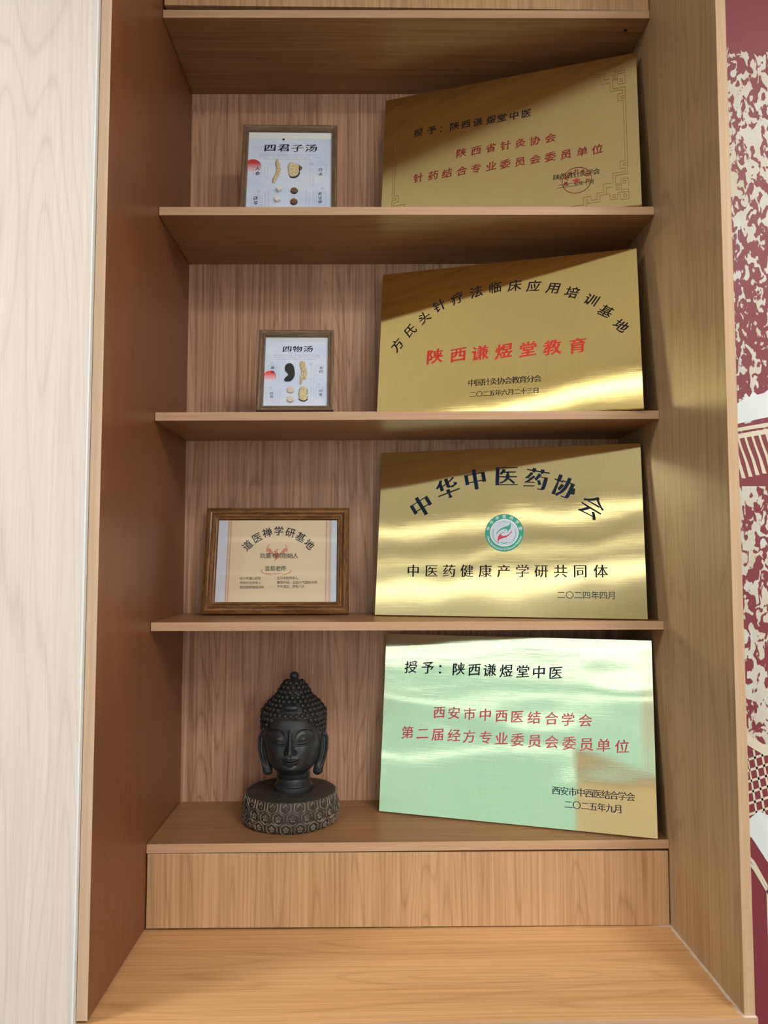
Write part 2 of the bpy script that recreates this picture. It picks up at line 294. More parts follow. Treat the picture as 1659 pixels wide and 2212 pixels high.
TEXT={
 'P1':[
  ('授予：陕西谦煜堂中医','kai','black',0.0221,[0.0889,0.1234,0.1533,0.1805,0.2093,0.2384,0.2709,0.2971,0.3263,0.3552],0.2846,None),
  ('陕西省针灸协会','kai','dark_red',0.024,[0.1988,0.2351,0.271,0.3065,0.3416,0.3755,0.4115],0.2061,None),
  ('针药结合专业委员会委员单位','kai','dark_red',0.0243,[0.0927,0.13,0.1645,0.2006,0.2353,0.2719,0.3058,0.3407,0.3761,0.4107,0.4466,0.4829,0.5167],0.1559,None),
  ('陕西省针灸学会','song','black',0.015,[0.4244,0.4394,0.4543,0.4692,0.484,0.4987,0.5134],0.0991,None),
  ('二〇二五年十月','song','black',0.0115,[0.4327,0.4444,0.4561,0.4678,0.4794,0.4909,0.5024],0.0742,None),
 ],
 'P2':[
  ('方氏头针疗法临床应用培训基地','kai','black',0.0295,None,None,[(0.0429,0.1962,45.7),(0.0732,0.2312,38.7),(0.1079,0.2633,31.6),(0.144,0.2917,24.8),(0.1881,0.3075,17.9),(0.2332,0.3189,10.8),(0.2779,0.3262,4),(0.3244,0.3262,-3),(0.3685,0.3204,-9.7),(0.4141,0.3105,-16.7),(0.4558,0.2943,-23.4),(0.4984,0.2704,-30.7),(0.5288,0.2386,-37.2),(0.5604,0.1997,-44.7)]),
  ('陕西谦煜堂教育','kaibold','red',0.0369,[0.1361,0.1924,0.2438,0.2989,0.3544,0.4091,0.4646],0.1595,None),
  ('中国针灸协会教育分会','song','black',0.0173,[0.2252,0.2422,0.2591,0.2759,0.2927,0.3093,0.3259,0.3424,0.3589,0.3752],0.085,None),
  ('二〇二五年六月二十三日','song','black',0.0142,[0.2286,0.2432,0.2577,0.2721,0.2865,0.3008,0.3151,0.3293,0.3435,0.3576,0.3716],0.0562,None),
 ],
 'P3':[
  ('中华中医药协会','songbold','navy',0.0516,None,None,[(0.1036,0.2638,32.1),(0.1659,0.3066,20.7),(0.2329,0.3272,10),(0.3063,0.3336,-1.2),(0.377,0.3245,-12.1),(0.4396,0.3034,-22.1),(0.5014,0.2553,-33.9)]),
  ('中医药健康产学研共同体','song','black',0.0295,[0.089,0.1327,0.1747,0.2166,0.2593,0.3016,0.3437,0.3863,0.4292,0.472,0.5163],0.1054,None),
  ('二〇二四年四月','sans','teal',0.0172,[0.4297,0.4481,0.4664,0.4847,0.5028,0.5208,0.5387],0.0512,None),
 ],
 'P4':[
  ('授予：陕西谦煜堂中医','kai','navy',0.0288,[0.0653,0.1074,0.1461,0.1829,0.2202,0.2566,0.2952,0.3337,0.37,0.4076],0.3344,None),
  ('西安市中西医结合学会','kai','rose',0.0278,[0.1383,0.1739,0.2108,0.2478,0.2852,0.3208,0.3593,0.3978,0.4342,0.4721],0.2326,None),
  ('第二届经方专业委员会委员单位','kai','rose',0.0285,[0.0626,0.0998,0.1365,0.1751,0.2109,0.2494,0.2857,0.3223,0.3607,0.3985,0.4366,0.4739,0.5102,0.5489],0.1819,None),
  ('西安市中西医结合学会','song','navy',0.0177,[0.4075,0.4254,0.4431,0.4607,0.4782,0.4956,0.5129,0.5301,0.5471,0.5641],0.0794,None),
  ('二〇二五年九月','song','navy',0.0172,[0.4339,0.4515,0.4691,0.4865,0.5038,0.5211,0.5382],0.0524,None),
 ],
 'F1':[
  ('四君子汤','lishu','black',0.0255,[0.0644,0.0973,0.1292,0.1621],0.2064,None),
  ('人','kai','black',0.0108,[0.0367],0.1454,None),
  ('参','kai','black',0.0108,[0.0372],0.1309,None),
  ('白','kai','black',0.0099,[0.1847],0.1439,None),
  ('术','kai','black',0.0099,[0.1849],0.1301,None),
  ('炙','kai','black',0.0094,[0.1845],0.0742,None),
  ('甘','kai','black',0.0094,[0.1846],0.0624,None),
  ('草','kai','black',0.0093,[0.1847],0.0513,None),
  ('茯','kai','black',0.0107,[0.0352],0.0605,None),
  ('苓','kai','black',0.0106,[0.0357],0.0471,None),
 ],
 'F2':[
  ('四物汤','lishu','navy',0.0188,[0.0629,0.0861,0.1103],0.1601,None),
  ('熟','kai','navy',0.0075,[0.0315],0.1114,None),
  ('地','kai','navy',0.0075,[0.0318],0.1008,None),
  ('当','kai','navy',0.0075,[0.1398],0.1112,None),
  ('归','kai','navy',0.0075,[0.1399],0.1018,None),
  ('白','kai','navy',0.0074,[0.031],0.0473,None),
  ('芍','kai','navy',0.0074,[0.0313],0.0381,None),
  ('川','kai','navy',0.0074,[0.1395],0.0536,None),
  ('芎','kai','navy',0.0074,[0.1396],0.0436,None),
 ],
 'F3':[
  ('道医禅学研基地','bold','ink',0.0228,None,None,[(0.1024,0.1706,45.6),(0.1251,0.1897,30.1),(0.1501,0.2025,15.5),(0.1785,0.2071,0.5),(0.2069,0.2029,-14.4),(0.2328,0.1909,-29.3),(0.2543,0.173,-43.9)]),
  ('玖凰书院创始人','sans','ink',0.0133,[0.1411,0.1545,0.1678,0.1811,0.1944,0.2078,0.2211],0.1444,None),
  ('言易老师','sans','ink',0.0127,[0.1534,0.1662,0.179,0.1918],0.1125,None),
  ('·四十年潜心研究','sans','grey',0.0073,[0.0836,0.0909,0.0983,0.1057,0.113,0.1204,0.1278,0.1352],0.0881,None),
  ('·传统文化传承人','sans','grey',0.0073,[0.084,0.0914,0.0988,0.1061,0.1135,0.1209,0.1282,0.1356],0.0772,None),
  ('·易经国学高级讲师','sans','grey',0.0073,[0.0846,0.0919,0.0992,0.1066,0.1139,0.1213,0.1286,0.136,0.1433],0.0663,None),
  ('·五行术数传承人、','sans','grey',0.0073,[0.1737,0.1809,0.1882,0.1954,0.2026,0.2099,0.2171,0.2244,0.2316],0.0888,None),
  ('·黄帝内经、五运六气高级讲师','sans','grey',0.0073,[0.1741,0.1816,0.1891,0.1966,0.2041,0.2116,0.2191,0.2266,0.2341,0.2416,0.2491,0.2566,0.2641,0.2716],0.078,None),
  ('·子午流注、灵龟八法','sans','grey',0.0073,[0.1744,0.1818,0.1891,0.1965,0.2038,0.2112,0.2185,0.2259,0.2333,0.2406],0.0679,None),
 ],
}

# ---------------------------------------------------------------- bookcase
bc=thing('bookcase','tall wood-grain bookcase with open shelves built in between pale panel and red mural','bookcase')
def upright(x0,x1,mat):
    p=box('side_panel',(x0,-D1,ZS['d'][0]+.0025),(x1,D2+.018,ZTOP),mat,bc,bev=.0006,zs=None)
    return p
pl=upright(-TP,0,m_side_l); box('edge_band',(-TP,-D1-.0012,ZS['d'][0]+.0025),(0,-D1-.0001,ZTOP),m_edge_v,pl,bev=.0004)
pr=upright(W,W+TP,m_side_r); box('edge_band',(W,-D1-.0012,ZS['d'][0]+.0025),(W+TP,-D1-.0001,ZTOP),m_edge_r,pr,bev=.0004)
box('back_panel',(0,D2,.42),(W,D2+.016,ZTOP),m_back,bc,bev=0)
for k in '1234':
    z,_=ZS[k]; x0,x1=(.0012,W-.0008)
    s=box('shelf',(x0,.0012,z-TH),(x1,D2-.0004,z),m_shelf,bc,bev=.0003,zs=slope(k))
    box('edge_band',(x0,0,z-TH),(x1,.0011,z),m_edge,s,bev=.0004,zs=slope(k))
z0=ZS['0'][0]
s=box('shelf',(.0012,.0012,z0),(W-.0008,D2-.0004,z0+TH),m_shelf,bc,bev=.0003,zs=slope('0')); box('edge_band',(.0012,0,z0),(W-.0008,.0011,z0+TH),m_edge,s,bev=.0004,zs=slope('0'))
# a drilled hole in its underside
V=[(1.0572+.0042*math.cos(a),.0398+.0042*math.sin(a),z0+slope('0')(1.057)-.0002) for a in [i*PI/10 for i in range(20)]]
V+=[(v[0],v[1],v[2]+.0001) for v in V]; new_obj('drilled_hole',mesh('drilled_hole',V,[list(range(20))[::-1],list(range(20,40))]+[(i,(i+1)%20,20+(i+1)%20,20+i) for i in range(20)]),s,m_cord)
box('fascia_panel',(.0035,.0012,z0+TH+.0006+.006),(W-.002,.018,ZTOP),m_fascia,bc,bev=.0005)
box('fascia_panel',(.0030,.0014,ZS['d'][0]+.003),(W-.0022,.018,ZS['4'][0]-TH-.0032),m_fascia,bc,bev=.0006)
box('top_board',(-TP,-D1,ZTOP),(W+TP,D2+.018,ZTOP+.02),m_shelf,bc)
dk=box('deck_board',(-TP-.0005,-D1-.0065,ZS['d'][0]-TH),(W+TP+.0015,.02,ZS['d'][0]),m_deck,bc,bev=.0006,zs=slope('d'))
box('edge_band',(-TP-.0005,-D1-.0077,ZS['d'][0]-TH),(W+TP+.0015,-D1-.0066,ZS['d'][0]),m_edge,dk,bev=.0004,zs=slope('d'))
box('base_front',(-TP,-D1+.012,.002),(W+TP,-D1+.03,ZS['d'][0]-TH-.004),m_fascia,bc,bev=0)
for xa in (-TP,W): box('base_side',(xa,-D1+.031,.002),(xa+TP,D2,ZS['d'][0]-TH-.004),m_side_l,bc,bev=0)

# pale wood-grain panel to the left
pp=thing('wall_panel','tall pale whitewashed wood-grain panel left of the bookcase','panel')
box('panel_face',(-1.35,-D1-.0105,.0),(-TP-.0045,-D1+.0085,ZTOP),m_pale,pp,bev=.0007)
box('edge_trim',(-TP-.0042,-D1-.0112,.0),(-TP-.0012,-D1+.0085,ZTOP),plain('trim_metal',(.84,.90,.95),.4,0),pp,bev=.0003)

# ---------------------------------------------------------------- lettering
FC=bpy.data.curves.new('glyph','FONT'); FC.resolution_u=3; FO=bpy.data.objects.new('glyph',FC); COL.objects.link(FO)
GL={}
STY={'sans':(.005,.004,0,0,0),'bold':(.012,.012,0,0,0),'song':(.017,-.006,0,0,0),'songbold':(.040,-.014,0,0,0),'kai':(.016,.008,.10,.02,.012),'kaibold':(.026,.012,.10,.02,.016),'lishu':(.020,.004,.07,.04,.018),'serif':(.012,-.004,0,0,0)}
def glyph(ch,style):
    if (ch,style) in GL: return GL[ch,style]
    FC.body=ch; dg=bpy.context.evaluated_depsgraph_get(); dg.update()
    me=bpy.data.meshes.new_from_object(FO.evaluated_get(dg))
    V=np.array([v.co[:2] for v in me.vertices],float).reshape(-1,2); F=[tuple(p.vertices) for p in me.polygons]; bpy.data.meshes.remove(me)
    if len(V)==0: GL[ch,style]=(V,F); return GL[ch,style]
    # merge doubles so every outline is one loop
    key={}; mp=[]
    for v in V:
        k=(round(v[0],4),round(v[1],4))
        if k not in key: key[k]=len(key)
        mp.append(key[k])
    V=np.array(list(key.keys())); F=[tuple(mp[i] for i in f) for f in F]; F=[f for f in F if len(set(f))==len(f)]
    def ar(f): 
        s=0
        for i in range(len(f)): a=V[f[i]]; b=V[f[(i+1)%len(f)]]; s+=a[0]*b[1]-a[1]*b[0]
        return s
    F=[f if ar(f)>0 else f[::-1] for f in F]
    E=set()
    for f in F:
        for i in range(len(f)): E.add((f[i],f[(i+1)%len(f)]))
    bnd=[e for e in E if (e[1],e[0]) not in E]
    ax,ay,sk,_,wob=STY[style]
    nrm={}
    for a,b in bnd:
        d=V[b]-V[a]; l=np.hypot(*d)
        if l<1e-6: continue
        n=np.array([d[1],-d[0]])/l
        nrm.setdefault(a,[]).append(n); nrm.setdefault(b,[]).append(n)
    D=np.zeros_like(V)
    if ax or ay or wob:
        for i,ns in nrm.items():
            fo=lambda n:(ax*n[0]**2+ay*n[1]**2)+wob*math.sin(V[i][0]*9+V[i][1]*13+len(ch)*3+ord(ch[0])%7)*.6
            if len(ns)==2 and abs(ns[0]@ns[1])<.97:
                M=np.array(ns); d=np.linalg.solve(M,[fo(ns[0]),fo(ns[1])])
            else:
                m=sum(ns); m=m/(np.hypot(*m)+1e-9); d=m*fo(m)
            l=np.hypot(*d)
            if l>.045: d*=.045/l
            D[i]=d
    V=V+D
    V=V-np.array([.5,.38])
    if sk: V=np.c_[V[:,0]*1.02+V[:,1]*.05,V[:,1]*.97+V[:,0]*sk]       # strokes rise to the right as a brush writes them
    if style=='lishu': V=np.c_[V[:,0]*1.08,V[:,1]*.86]
    if ord(ch[0])<256:                                              # latin letters are centred on their own width
        w=V[:,0].max()+V[:,0].min(); V[:,0]-=w/2; V[:,1]+=.06
    GL[ch,style]=(V,F); return GL[ch,style]
def write(name,items,style,mat,parent,z,zf=None):
    """items: (char,u,v,angle_deg,em). one flat mesh of print lying on the surface"""
    VV=[];FF=[]
    for ch,u,v,a,em in items:
        V,F=glyph(ch,style)
        if len(V)==0: continue
        c,s=math.cos(math.radians(a)),math.sin(math.radians(a)); n=len(VV)
        for p in V:
            x=u+em*(p[0]*c-p[1]*s); y=v+em*(p[0]*s+p[1]*c); VV.append((x,y,z+(zf(x,y) if zf else 0)))
        FF+=[tuple(n+i for i in f) for f in F]
    return new_obj(name,mesh(name,VV,FF),parent,mat)
INK={'black':plain('ink_black',(.012,.012,.016),.6,0,.12),'navy':plain('ink_navy',(.012,.020,.045),.6,0,.12),'dark_red':plain('ink_dark_red',(.27,.022,.018),.6,0,.12),
 'red':plain('ink_red',(.62,.045,.040),.6,0,.12),'rose':plain('ink_rose',(.58,.11,.14),.6,0,.12),'teal':plain('ink_teal',(.035,.075,.085),.6,0,.12),'ink':plain('ink_slate',(.02,.028,.05),.6,0,.12),'grey':plain('ink_grey',(.14,.11,.09),.6,0,.12),
 'faint':plain('ink_faint',(.22,.26,.34),.6,0,.12),'white':plain('ink_white',(.85,.88,.86),.6,0,.12)}
def write_table(key,parent,z,zf=None):
    for t,st,c,s,us,v,arcp in TEXT[key]:
        em=s/.92
        it=[(ch,u,v,0,em) for ch,u in zip(t,us)] if us else [(ch,p[0],p[1],p[2],em) for ch,p in zip(t,arcp)]
        if '：' in t: write('lettering',it[:3],st,INK[c],parent,z,zf); it=it[3:]
        write('lettering',it,st,INK[c],parent,z,zf)

# ---------------------------------------------------------------- brass plaques
def brass(name,base,rough,seed):
    m,nt,b=mat_new(name)
    f1=noise(nt,vmap(nt,(7,900,1),(seed,0,0)),1,2,.6); f2=noise(nt,vmap(nt,(1100,14,1),(0,seed,0)),1,2,.6)
    f=mth(nt,'ADD',f1,f2); blot=noise(nt,vmap(nt,(9,9,9),(seed,seed,0)),1,4,.6)
    col=mix(nt,mth(nt,'MULTIPLY',mth(nt,'SUBTRACT',f,.75,clamp=True),.8,clamp=True),base,tuple(c*.80 for c in base))
    lk(nt,col,b.inputs['Base Color']); b.inputs['Metallic'].default_value=1
    lk(nt,mth(nt,'ADD',rough-.03,mth(nt,'MULTIPLY',blot,.06)),b.inputs['Roughness'])
    bp=N(nt,'ShaderNodeBump'); bp.inputs['Strength'].default_value=.10; bp.inputs['Distance'].default_value=.00012; lk(nt,f,bp.inputs['Height']); lk(nt,bp.outputs[0],b.inputs['Normal'])
    return m
m_black=plain('backing_black',(.012,.012,.014),.6)
PL={'P1':((.4902,.1796,1.9883),(.9521,-.3056,.0076),(.0393,.1470,.9884),.6084,.3957),
    'P2':((.4819,.1453,1.5298),(.9639,-.2662,.0066),(.0429,.1799,.9827),.6008,.3915),
    'P3':((.4783,.1696,1.0751),(.9675,-.2530,.0017),(.0462,.1832,.9820),.6118,.4032),
    'P4':((.4888,.1891,.6154),(.9504,-.3110,.0037),(.0452,.1498,.9877),.6167,.4126),
    'F1':((.1657,.0700,1.9828),(.9998,.0180,.0080),(-.0121,.2429,.9700),.2243,.2647),
    'F2':((.2181,.0164,1.5249),(.9999,.0153,.0069),(-.0108,.2726,.9621),.1691,.2037),
    'F3':((.0632,.2030,1.0724),(1.,.0075,.0017),(-.0032,.2112,.9774),.3524,.2644)}
def mat_of(k):
    B,u,v,w,h=PL[k]; u=Vector(u).normalized(); v=Vector(v); v=(v-u*u.dot(v)).normalized(); n=u.cross(v)
    return Matrix(((u.x,v.x,n.x,B[0]),(u.y,v.y,n.y,B[1]),(u.z,v.z,n.z,B[2]),(0,0,0,1))),w,h
WAVE={'P1':[(.00010,9,14,.3),(.00005,21,8,1.2)],
 'P2':[(.00015,10.5,7,2.4),(.00012,23,15,.4),(.00006,5,34,2)],
 'P3':[(.00030,11,9,4.4),(.00016,20,17,1.1),(.00005,30,40,2),(.00012,4,22,3)],
 'P4':[(.00055,5.5,11,.9),(.00034,8,26,2.2),(.00016,12,47,.3),(.00012,6,62,1.7),(.00004,19,90,1),(.00024,34,3,.5),(.00010,61,5,1.1)]}
def wavef(k):
    L=WAVE[k]
    return lambda u,v: sum(A*math.sin(a*u+p)*math.cos(b*v+p*1.7+1.3*math.sin(a*.6*u)) for A,a,b,p in L)
def plaque(k,label,base,rough):
    M,w,h=mat_of(k); t=thing('brass_plaque',label,'plaque',M,'engraved brass plaques leaning on the shelves'); zf=wavef(k)
    nu,nv=90,66; e=.0012
    V=[];F=[]
    for j in range(nv+1):
        for i in range(nu+1):
            u=w*i/nu; v=h*j/nv; V.append((u,v,zf(u,v)))
    F=[(j*(nu+1)+i,j*(nu+1)+i+1,(j+1)*(nu+1)+i+1,(j+1)*(nu+1)+i) for j in range(nv) for i in range(nu)]
    new_obj('metal_sheet',mesh('metal_sheet',V,F,True),t,brass('brass_'+k,base,rough,ord(k[1])*1.3))
    # folded rim: follows the sheet's edge and turns back over the board
    ring=[(i*w/nu,0) for i in range(nu)]+[(w,j*h/nv) for j in range(nv)]+[(w-i*w/nu,h) for i in range(nu)]+[(0,h-j*h/nv) for j in range(nv)]
    V=[];n=len(ring)
    for dz,off in ((0,0),(-.0008,.0006),(-.006,.0007)):
        for u,v in ring:
            du=off if u>=w-1e-6 else (-off if u<=1e-6 else 0); dv=off if v>=h-1e-6 else (-off if v<=1e-6 else 0)
            V.append((u+du,v+dv,zf(u,v)+dz))
    F=[(r*n+i,(r+1)*n+i,(r+1)*n+(i+1)%n,r*n+(i+1)%n) for r in range(2) for i in range(n)]
    new_obj('folded_rim',mesh('folded_rim',V,F,True),t,plain('brass_rim_'+k,tuple(min(1,c*1.1) for c in base),.22,1))
    box('backing_board',(.0008,.0008,-.019),(w-.0008,h-.0008,-.0022),m_black,t,bev=.001)
    write_table(k,t,.00025,zf)
    return t,w,h,zf
def stroke(pts,wd,closed=False):
    """polyline (u,v) -> flat strip with mitred corners"""
    n=len(pts); V=[];F=[]
    P_=[np.array(p,float) for p in pts]
    for i in range(n):
        a=P_[i-1] if (i or closed) else None; b=P_[(i+1)%n] if (i<n-1 or closed) else None; p=P_[i]
        d1=(p-a)/np.hypot(*(p-a)) if a is not None else None; d2=(b-p)/np.hypot(*(b-p)) if b is not None else None
        if d1 is None: d1=d2
        if d2 is None: d2=d1
        n1=np.array([-d1[1],d1[0]]); n2=np.array([-d2[1],d2[0]]); m=n1+n2; l=m@m
        m=n1 if l<.15 else m*2/l
        V+= [tuple(p+m*wd/2),tuple(p-m*wd/2)]
    for i in range(n if closed else n-1):
        j=(i+1)%n; F.append((2*i,2*i+1,2*j+1,2*j))
    return V,F
def lines(name,polys,wd,mat,parent,z,zf):
    VV=[];FF=[]
    for pts,closed in polys:
        pp_=[]
        m=len(pts)
        for i in range(m if closed else m-1):                      # long runs are cut up so they follow the sheet
            a=np.array(pts[i],float); b=np.array(pts[(i+1)%m],float); k=max(1,int(np.hypot(*(b-a))/.02))
            for q in range(k): pp_.append(tuple(a+(b-a)*q/k))
        if not closed: pp_.append(tuple(pts[-1]))
        V,F=stroke(pp_,wd,closed); n=len(VV); VV+=[(u,v,z+zf(u,v)) for u,v in V]; FF+=[tuple(n+i for i in f) for f in F]
    return new_obj(name,mesh(name,VV,FF),parent,mat)
def circ(cu,cv,r,n=48,a0=0): return [(cu+r*math.cos(a0+2*PI*i/n),cv+r*math.sin(a0+2*PI*i/n)) for i in range(n)]

# --- top plaque: fret border, seal
t,w,h,zf=plaque('P1','dull gold plaque with a fret border and round red seal on the uppermost open shelf',(.95,.83,.43),.12)
def fret(cu,cv,su,sv):
    """corner fret: outlines of an interlaced band; (cu,cv) is the corner, su/sv point into the plaque"""
    G=.0053
    def q(L): return [(cu+su*x*G,cv+sv*y*G) for x,y in L]
    o=[]
    # outer and inner outline of the band that runs up the side
    o.append((q([(0,21),(0,18.3),(2,18.3),(2,17.2),(0,17.2),(0,12.9),(5.2,12.9),(5.2,8.6),(3,8.6),(3,5.7),(0,5.7),(0,2.3)]),False))
    o.append((q([(1,21),(1,19.4),(3.1,19.4),(3.1,15.9),(1,15.9),(1,14.1),(6.3,14.1),(6.3,9.6),(10.2,9.6),(10.2,5.6),(13,5.6),(13,2.6),(15.5,2.6),(15.5,4.6),(18.5,4.6),(18.5,1),(21,1)]),False))
    o.append((q([(0,6.8),(0,11.0),(3,11.0),(3,7.8),(0,7.8)][:1]+[(0,11),(3,11),(3,8),(5.2,8)]),False))
    o.append((q([(1,9.8),(2,9.8),(2,8.6),(1,8.6)]),True))
    o.append((q([(3.8,7.2),(5.0,7.2),(5.0,6.0),(3.8,6.0)]),True))
    o.append((q([(0,1.0),(0,4.4),(1.9,4.4),(1.9,1.0+3.6),(4.4,4.6),(4.4,1.6),(7.6,1.6),(7.6,4.4),(9,4.4),(9,7.6),(6.3,7.6)]),False))
    o.append((q([(1,3.4),(2.1,3.4),(2.1,2.2),(1,2.2)]),True))
    o.append((q([(5.4,3.8),(6.6,3.8),(6.6,2.6),(5.4,2.6)]),True))
    o.append((q([(0,1),(3.4,1),(3.4,3.6),(4.4,3.6)]),False))
    o.append((q([(9,4.4),(11.8,4.4),(11.8,1.4),(16.8,1.4),(16.8,3.4),(17.3,3.4),(17.3,0),(21,0)]),False))
    return o
mu,mv=.0265,.0125; m_line=plain('engraved_line',(.20,.085,.035),.45)
polys=[]
for cu,su in ((mu,1),(w-mu,-1)):
    for cv,sv in ((mv,1),(h-mv-.006,-1)): polys+=fret(cu,cv,su,sv)
G=.0053; v1=h-mv-.006
for du in (0,G):
    polys.append(([(mu+du,mv+21*G),(mu+du,v1-21*G)],False)); polys.append(([(w-mu-du,mv+21*G),(w-mu-du,v1-21*G)],False))
    polys.append(([(mu+21*G,mv+du),(w-mu-21*G,mv+du)],False)); polys.append(([(mu+21*G,v1-du),(w-mu-21*G,v1-du)],False))
lines('border_lines',polys,.0008,m_line,t,.0003,zf)
lines('seal_ring',[(circ(.4698,.0835,.0330),True)],.0013,INK['dark_red'],t,.0005,zf)
star=[(.4690+(.0098 if i%2==0 else .0040)*math.sin(i*PI/5),.0822+(.0098 if i%2==0 else .0040)*math.cos(i*PI/5)) for i in range(10)]
ngon_prism('seal_star',star,.0003,.0006,plain('seal_red',(.50,.035,.035),.5),t,zf)
write('seal_lettering',[(c,.4698+.0245*math.sin(a),.0835+.0245*math.cos(a),-math.degrees(a),.0105) for c,a in zip('陕西省针灸学会',[-1.75+.58*i for i in range(7)])],'sans',INK['dark_red'],t,.00045,zf)

# --- second plaque
t,w,h,zf=plaque('P2','gold plaque with an arched black title over large red characters, second shelf',(.98,.82,.36),.065)
# --- third plaque with the round emblem
t,w,h,zf=plaque('P3','gold plaque with a round green and white emblem in the middle, third shelf',(.93,.83,.45),.06)
cu,cv=.3024,.1956; R0=.0447
m_tg=plain('emblem_green',(.03,.36,.27),.45); m_pb=plain('emblem_pale',(.62,.72,.86),.5); m_er=plain('emblem_red',(.62,.05,.09),.45); m_ln=plain('emblem_line',(.33,.42,.52),.5); m_lf=plain('emblem_leaf',(.08,.24,.26),.5)
lg=ngon_prism('emblem',circ(cu,cv,R0,64),.0002,.0006,m_tg,t,zf)
ngon_prism('emblem_disc',circ(cu,cv,R0*.735,64),.0006,.0008,plain('emblem_white',(.82,.87,.92),.5),lg,zf); ngon_prism('emblem_disc',circ(cu,cv,R0*.70,64),.0008,.0009,m_pb,lg,zf)
gr=R0*.60; pol=[(circ(cu,cv,gr),True)]
for e_ in (.22,.62): pol.append(([(cu+gr*e_*math.cos(a),cv+gr*math.sin(a)) for a in [2*PI*i/40 for i in range(40)]],True))
pol.append(([(cu,cv-gr),(cu,cv+gr)],False))
for s_ in (-.62,-.33,0,.33,.62,.86):
    hw=gr*math.sqrt(1-s_*s_); pol.append(([(cu-hw,cv+gr*s_),(cu+hw,cv+gr*s_)],False))
lines('emblem_globe',pol,.00035,m_ln,lg,.00095,zf)
def swirl(rot):
    # a leaf-shaped stroke: thin tail, swelling belly, pointed tip
    c,s=math.cos(rot),math.sin(rot); up=[(-.42,-.12),(-.36,.04),(-.24,.18),(-.08,.28),(.10,.33),(.24,.38),(.32,.50),(.345,.56)]
    lo=[(.345,.44),(.335,.30),(.28,.17),(.20,.08),(.12,.05),(.17,.14),(.10,.20),(-.02,.20),(-.14,.17),(-.28,.07),(-.36,-.05)]
    return [(cu+R0*(x*c-y*s),cv+R0*(x*s+y*c)) for x,y in up+lo]
ngon_prism('emblem_swirl',swirl(0),.0010,.0012,m_tg,lg,zf); ngon_prism('emblem_swirl',[(u_+.0,v_+.001) for u_,v_ in swirl(PI)],.0010,.0012,m_er,lg,zf)
ngon_prism('emblem_dot',circ(cu+.002,cv+.0052,.0012,12),.0012,.0013,m_lf,lg,zf); ngon_prism('emblem_dot',circ(cu-.0035,cv+.0002,.0012,12),.0012,.0013,m_lf,lg,zf)
for s_ in (-1,1):
    for i in range(9):
        a=math.radians(15-i*9.5); r=R0*.60; x=cu+s_*r*math.cos(a); y=cv+r*math.sin(a)-.002
        for q in (-1,1):
            th=math.atan2(-math.cos(a),s_*math.sin(a))+q*.55; L_=.0042
            pts=[(x,y),(x-L_*.5*math.cos(th)+.0007*math.sin(th),y-L_*.5*math.sin(th)-.0007*math.cos(th)),(x-L_*math.cos(th),y-L_*math.sin(th)),(x-L_*.5*math.cos(th)-.0007*math.sin(th),y-L_*.5*math.sin(th)+.0007*math.cos(th))]
            ngon_prism('emblem_leaf',pts,.0010,.0011,m_lf,lg,zf)
lines('emblem_ribbon',[([(cu-.0135,cv-.0245),(cu-.009,cv-.0232),(cu-.004,cv-.0232),(cu,cv-.0252),(cu+.004,cv-.0232),(cu+.009,cv-.0232),(cu+.0135,cv-.0245)],False),([(cu-.005,cv-.028),(cu,cv-.0252),(cu+.005,cv-.028)],False)],.0010,m_lf,lg,.0011,zf)
write('emblem_lettering',[(c,cu+R0*.865*math.sin(a),cv+R0*.865*math.cos(a),-math.degrees(a),.0088) for c,a in zip('中华中医药学会',[math.radians(-75+25*i) for i in range(7)])],'bold',INK['white'],lg,.0010,zf)
s_='China Association of Chinese Medicine'; wid={'i':.5,'l':.5,' ':.55,'t':.65,'f':.65,'M':1.45,'C':1.15,'A':1.15,'m':1.4}
ws=[wid.get(c,.95) for c in s_]; tot=sum(ws); acc=0; its=[]
for c,ww in zip(s_,ws):
    a=math.radians(180+78-156*(acc+ww/2)/tot); acc+=ww
    if c!=' ': its.append((c,cu+R0*.875*math.sin(a),cv+R0*.875*math.cos(a),180-math.degrees(a),.0072))
write('emblem_lettering',its,'serif',INK['white'],lg,.0010,zf)
# --- lowest plaque
plaque('P4','pale greenish gold plaque with red characters, on the lowest shelf beside the black Buddha bust',(.76,.77,.55),.055)

# ---------------------------------------------------------------- picture frames
def rails(t,w,h,prof,mats):
    """four mitred rails; prof = [(inset, height)] from the outer edge inwards"""
    C4=[(0,0,1,1),(w,0,-1,1),(w,h,-1,-1),(0,h,1,-1)]
    for s in range(4):
        a=C4[s]; b=C4[(s+1)%4]; V=[];n=len(prof)
        for c in (a,b):
            for p,z in prof: V.append((c[0]+c[2]*p,c[1]+c[3]*p,z))
        F=[(i,i+1,n+i+1,n+i) for i in range(n-1)]+[(n-1,0,n,2*n-1)]
        F+=[list(range(n))[::-1],list(range(n,2*n))]
        bm=bmesh.new(); vs=[bm.verts.new(v) for v in V]
        for f in F: bm.faces.new([vs[i] for i in f])
        bmesh.ops.recalc_face_normals(bm,faces=bm.faces); me=bpy.data.meshes.new('rail'); bm.to_mesh(me); bm.free()
        new_obj('rail',me,t,mats[s%2])
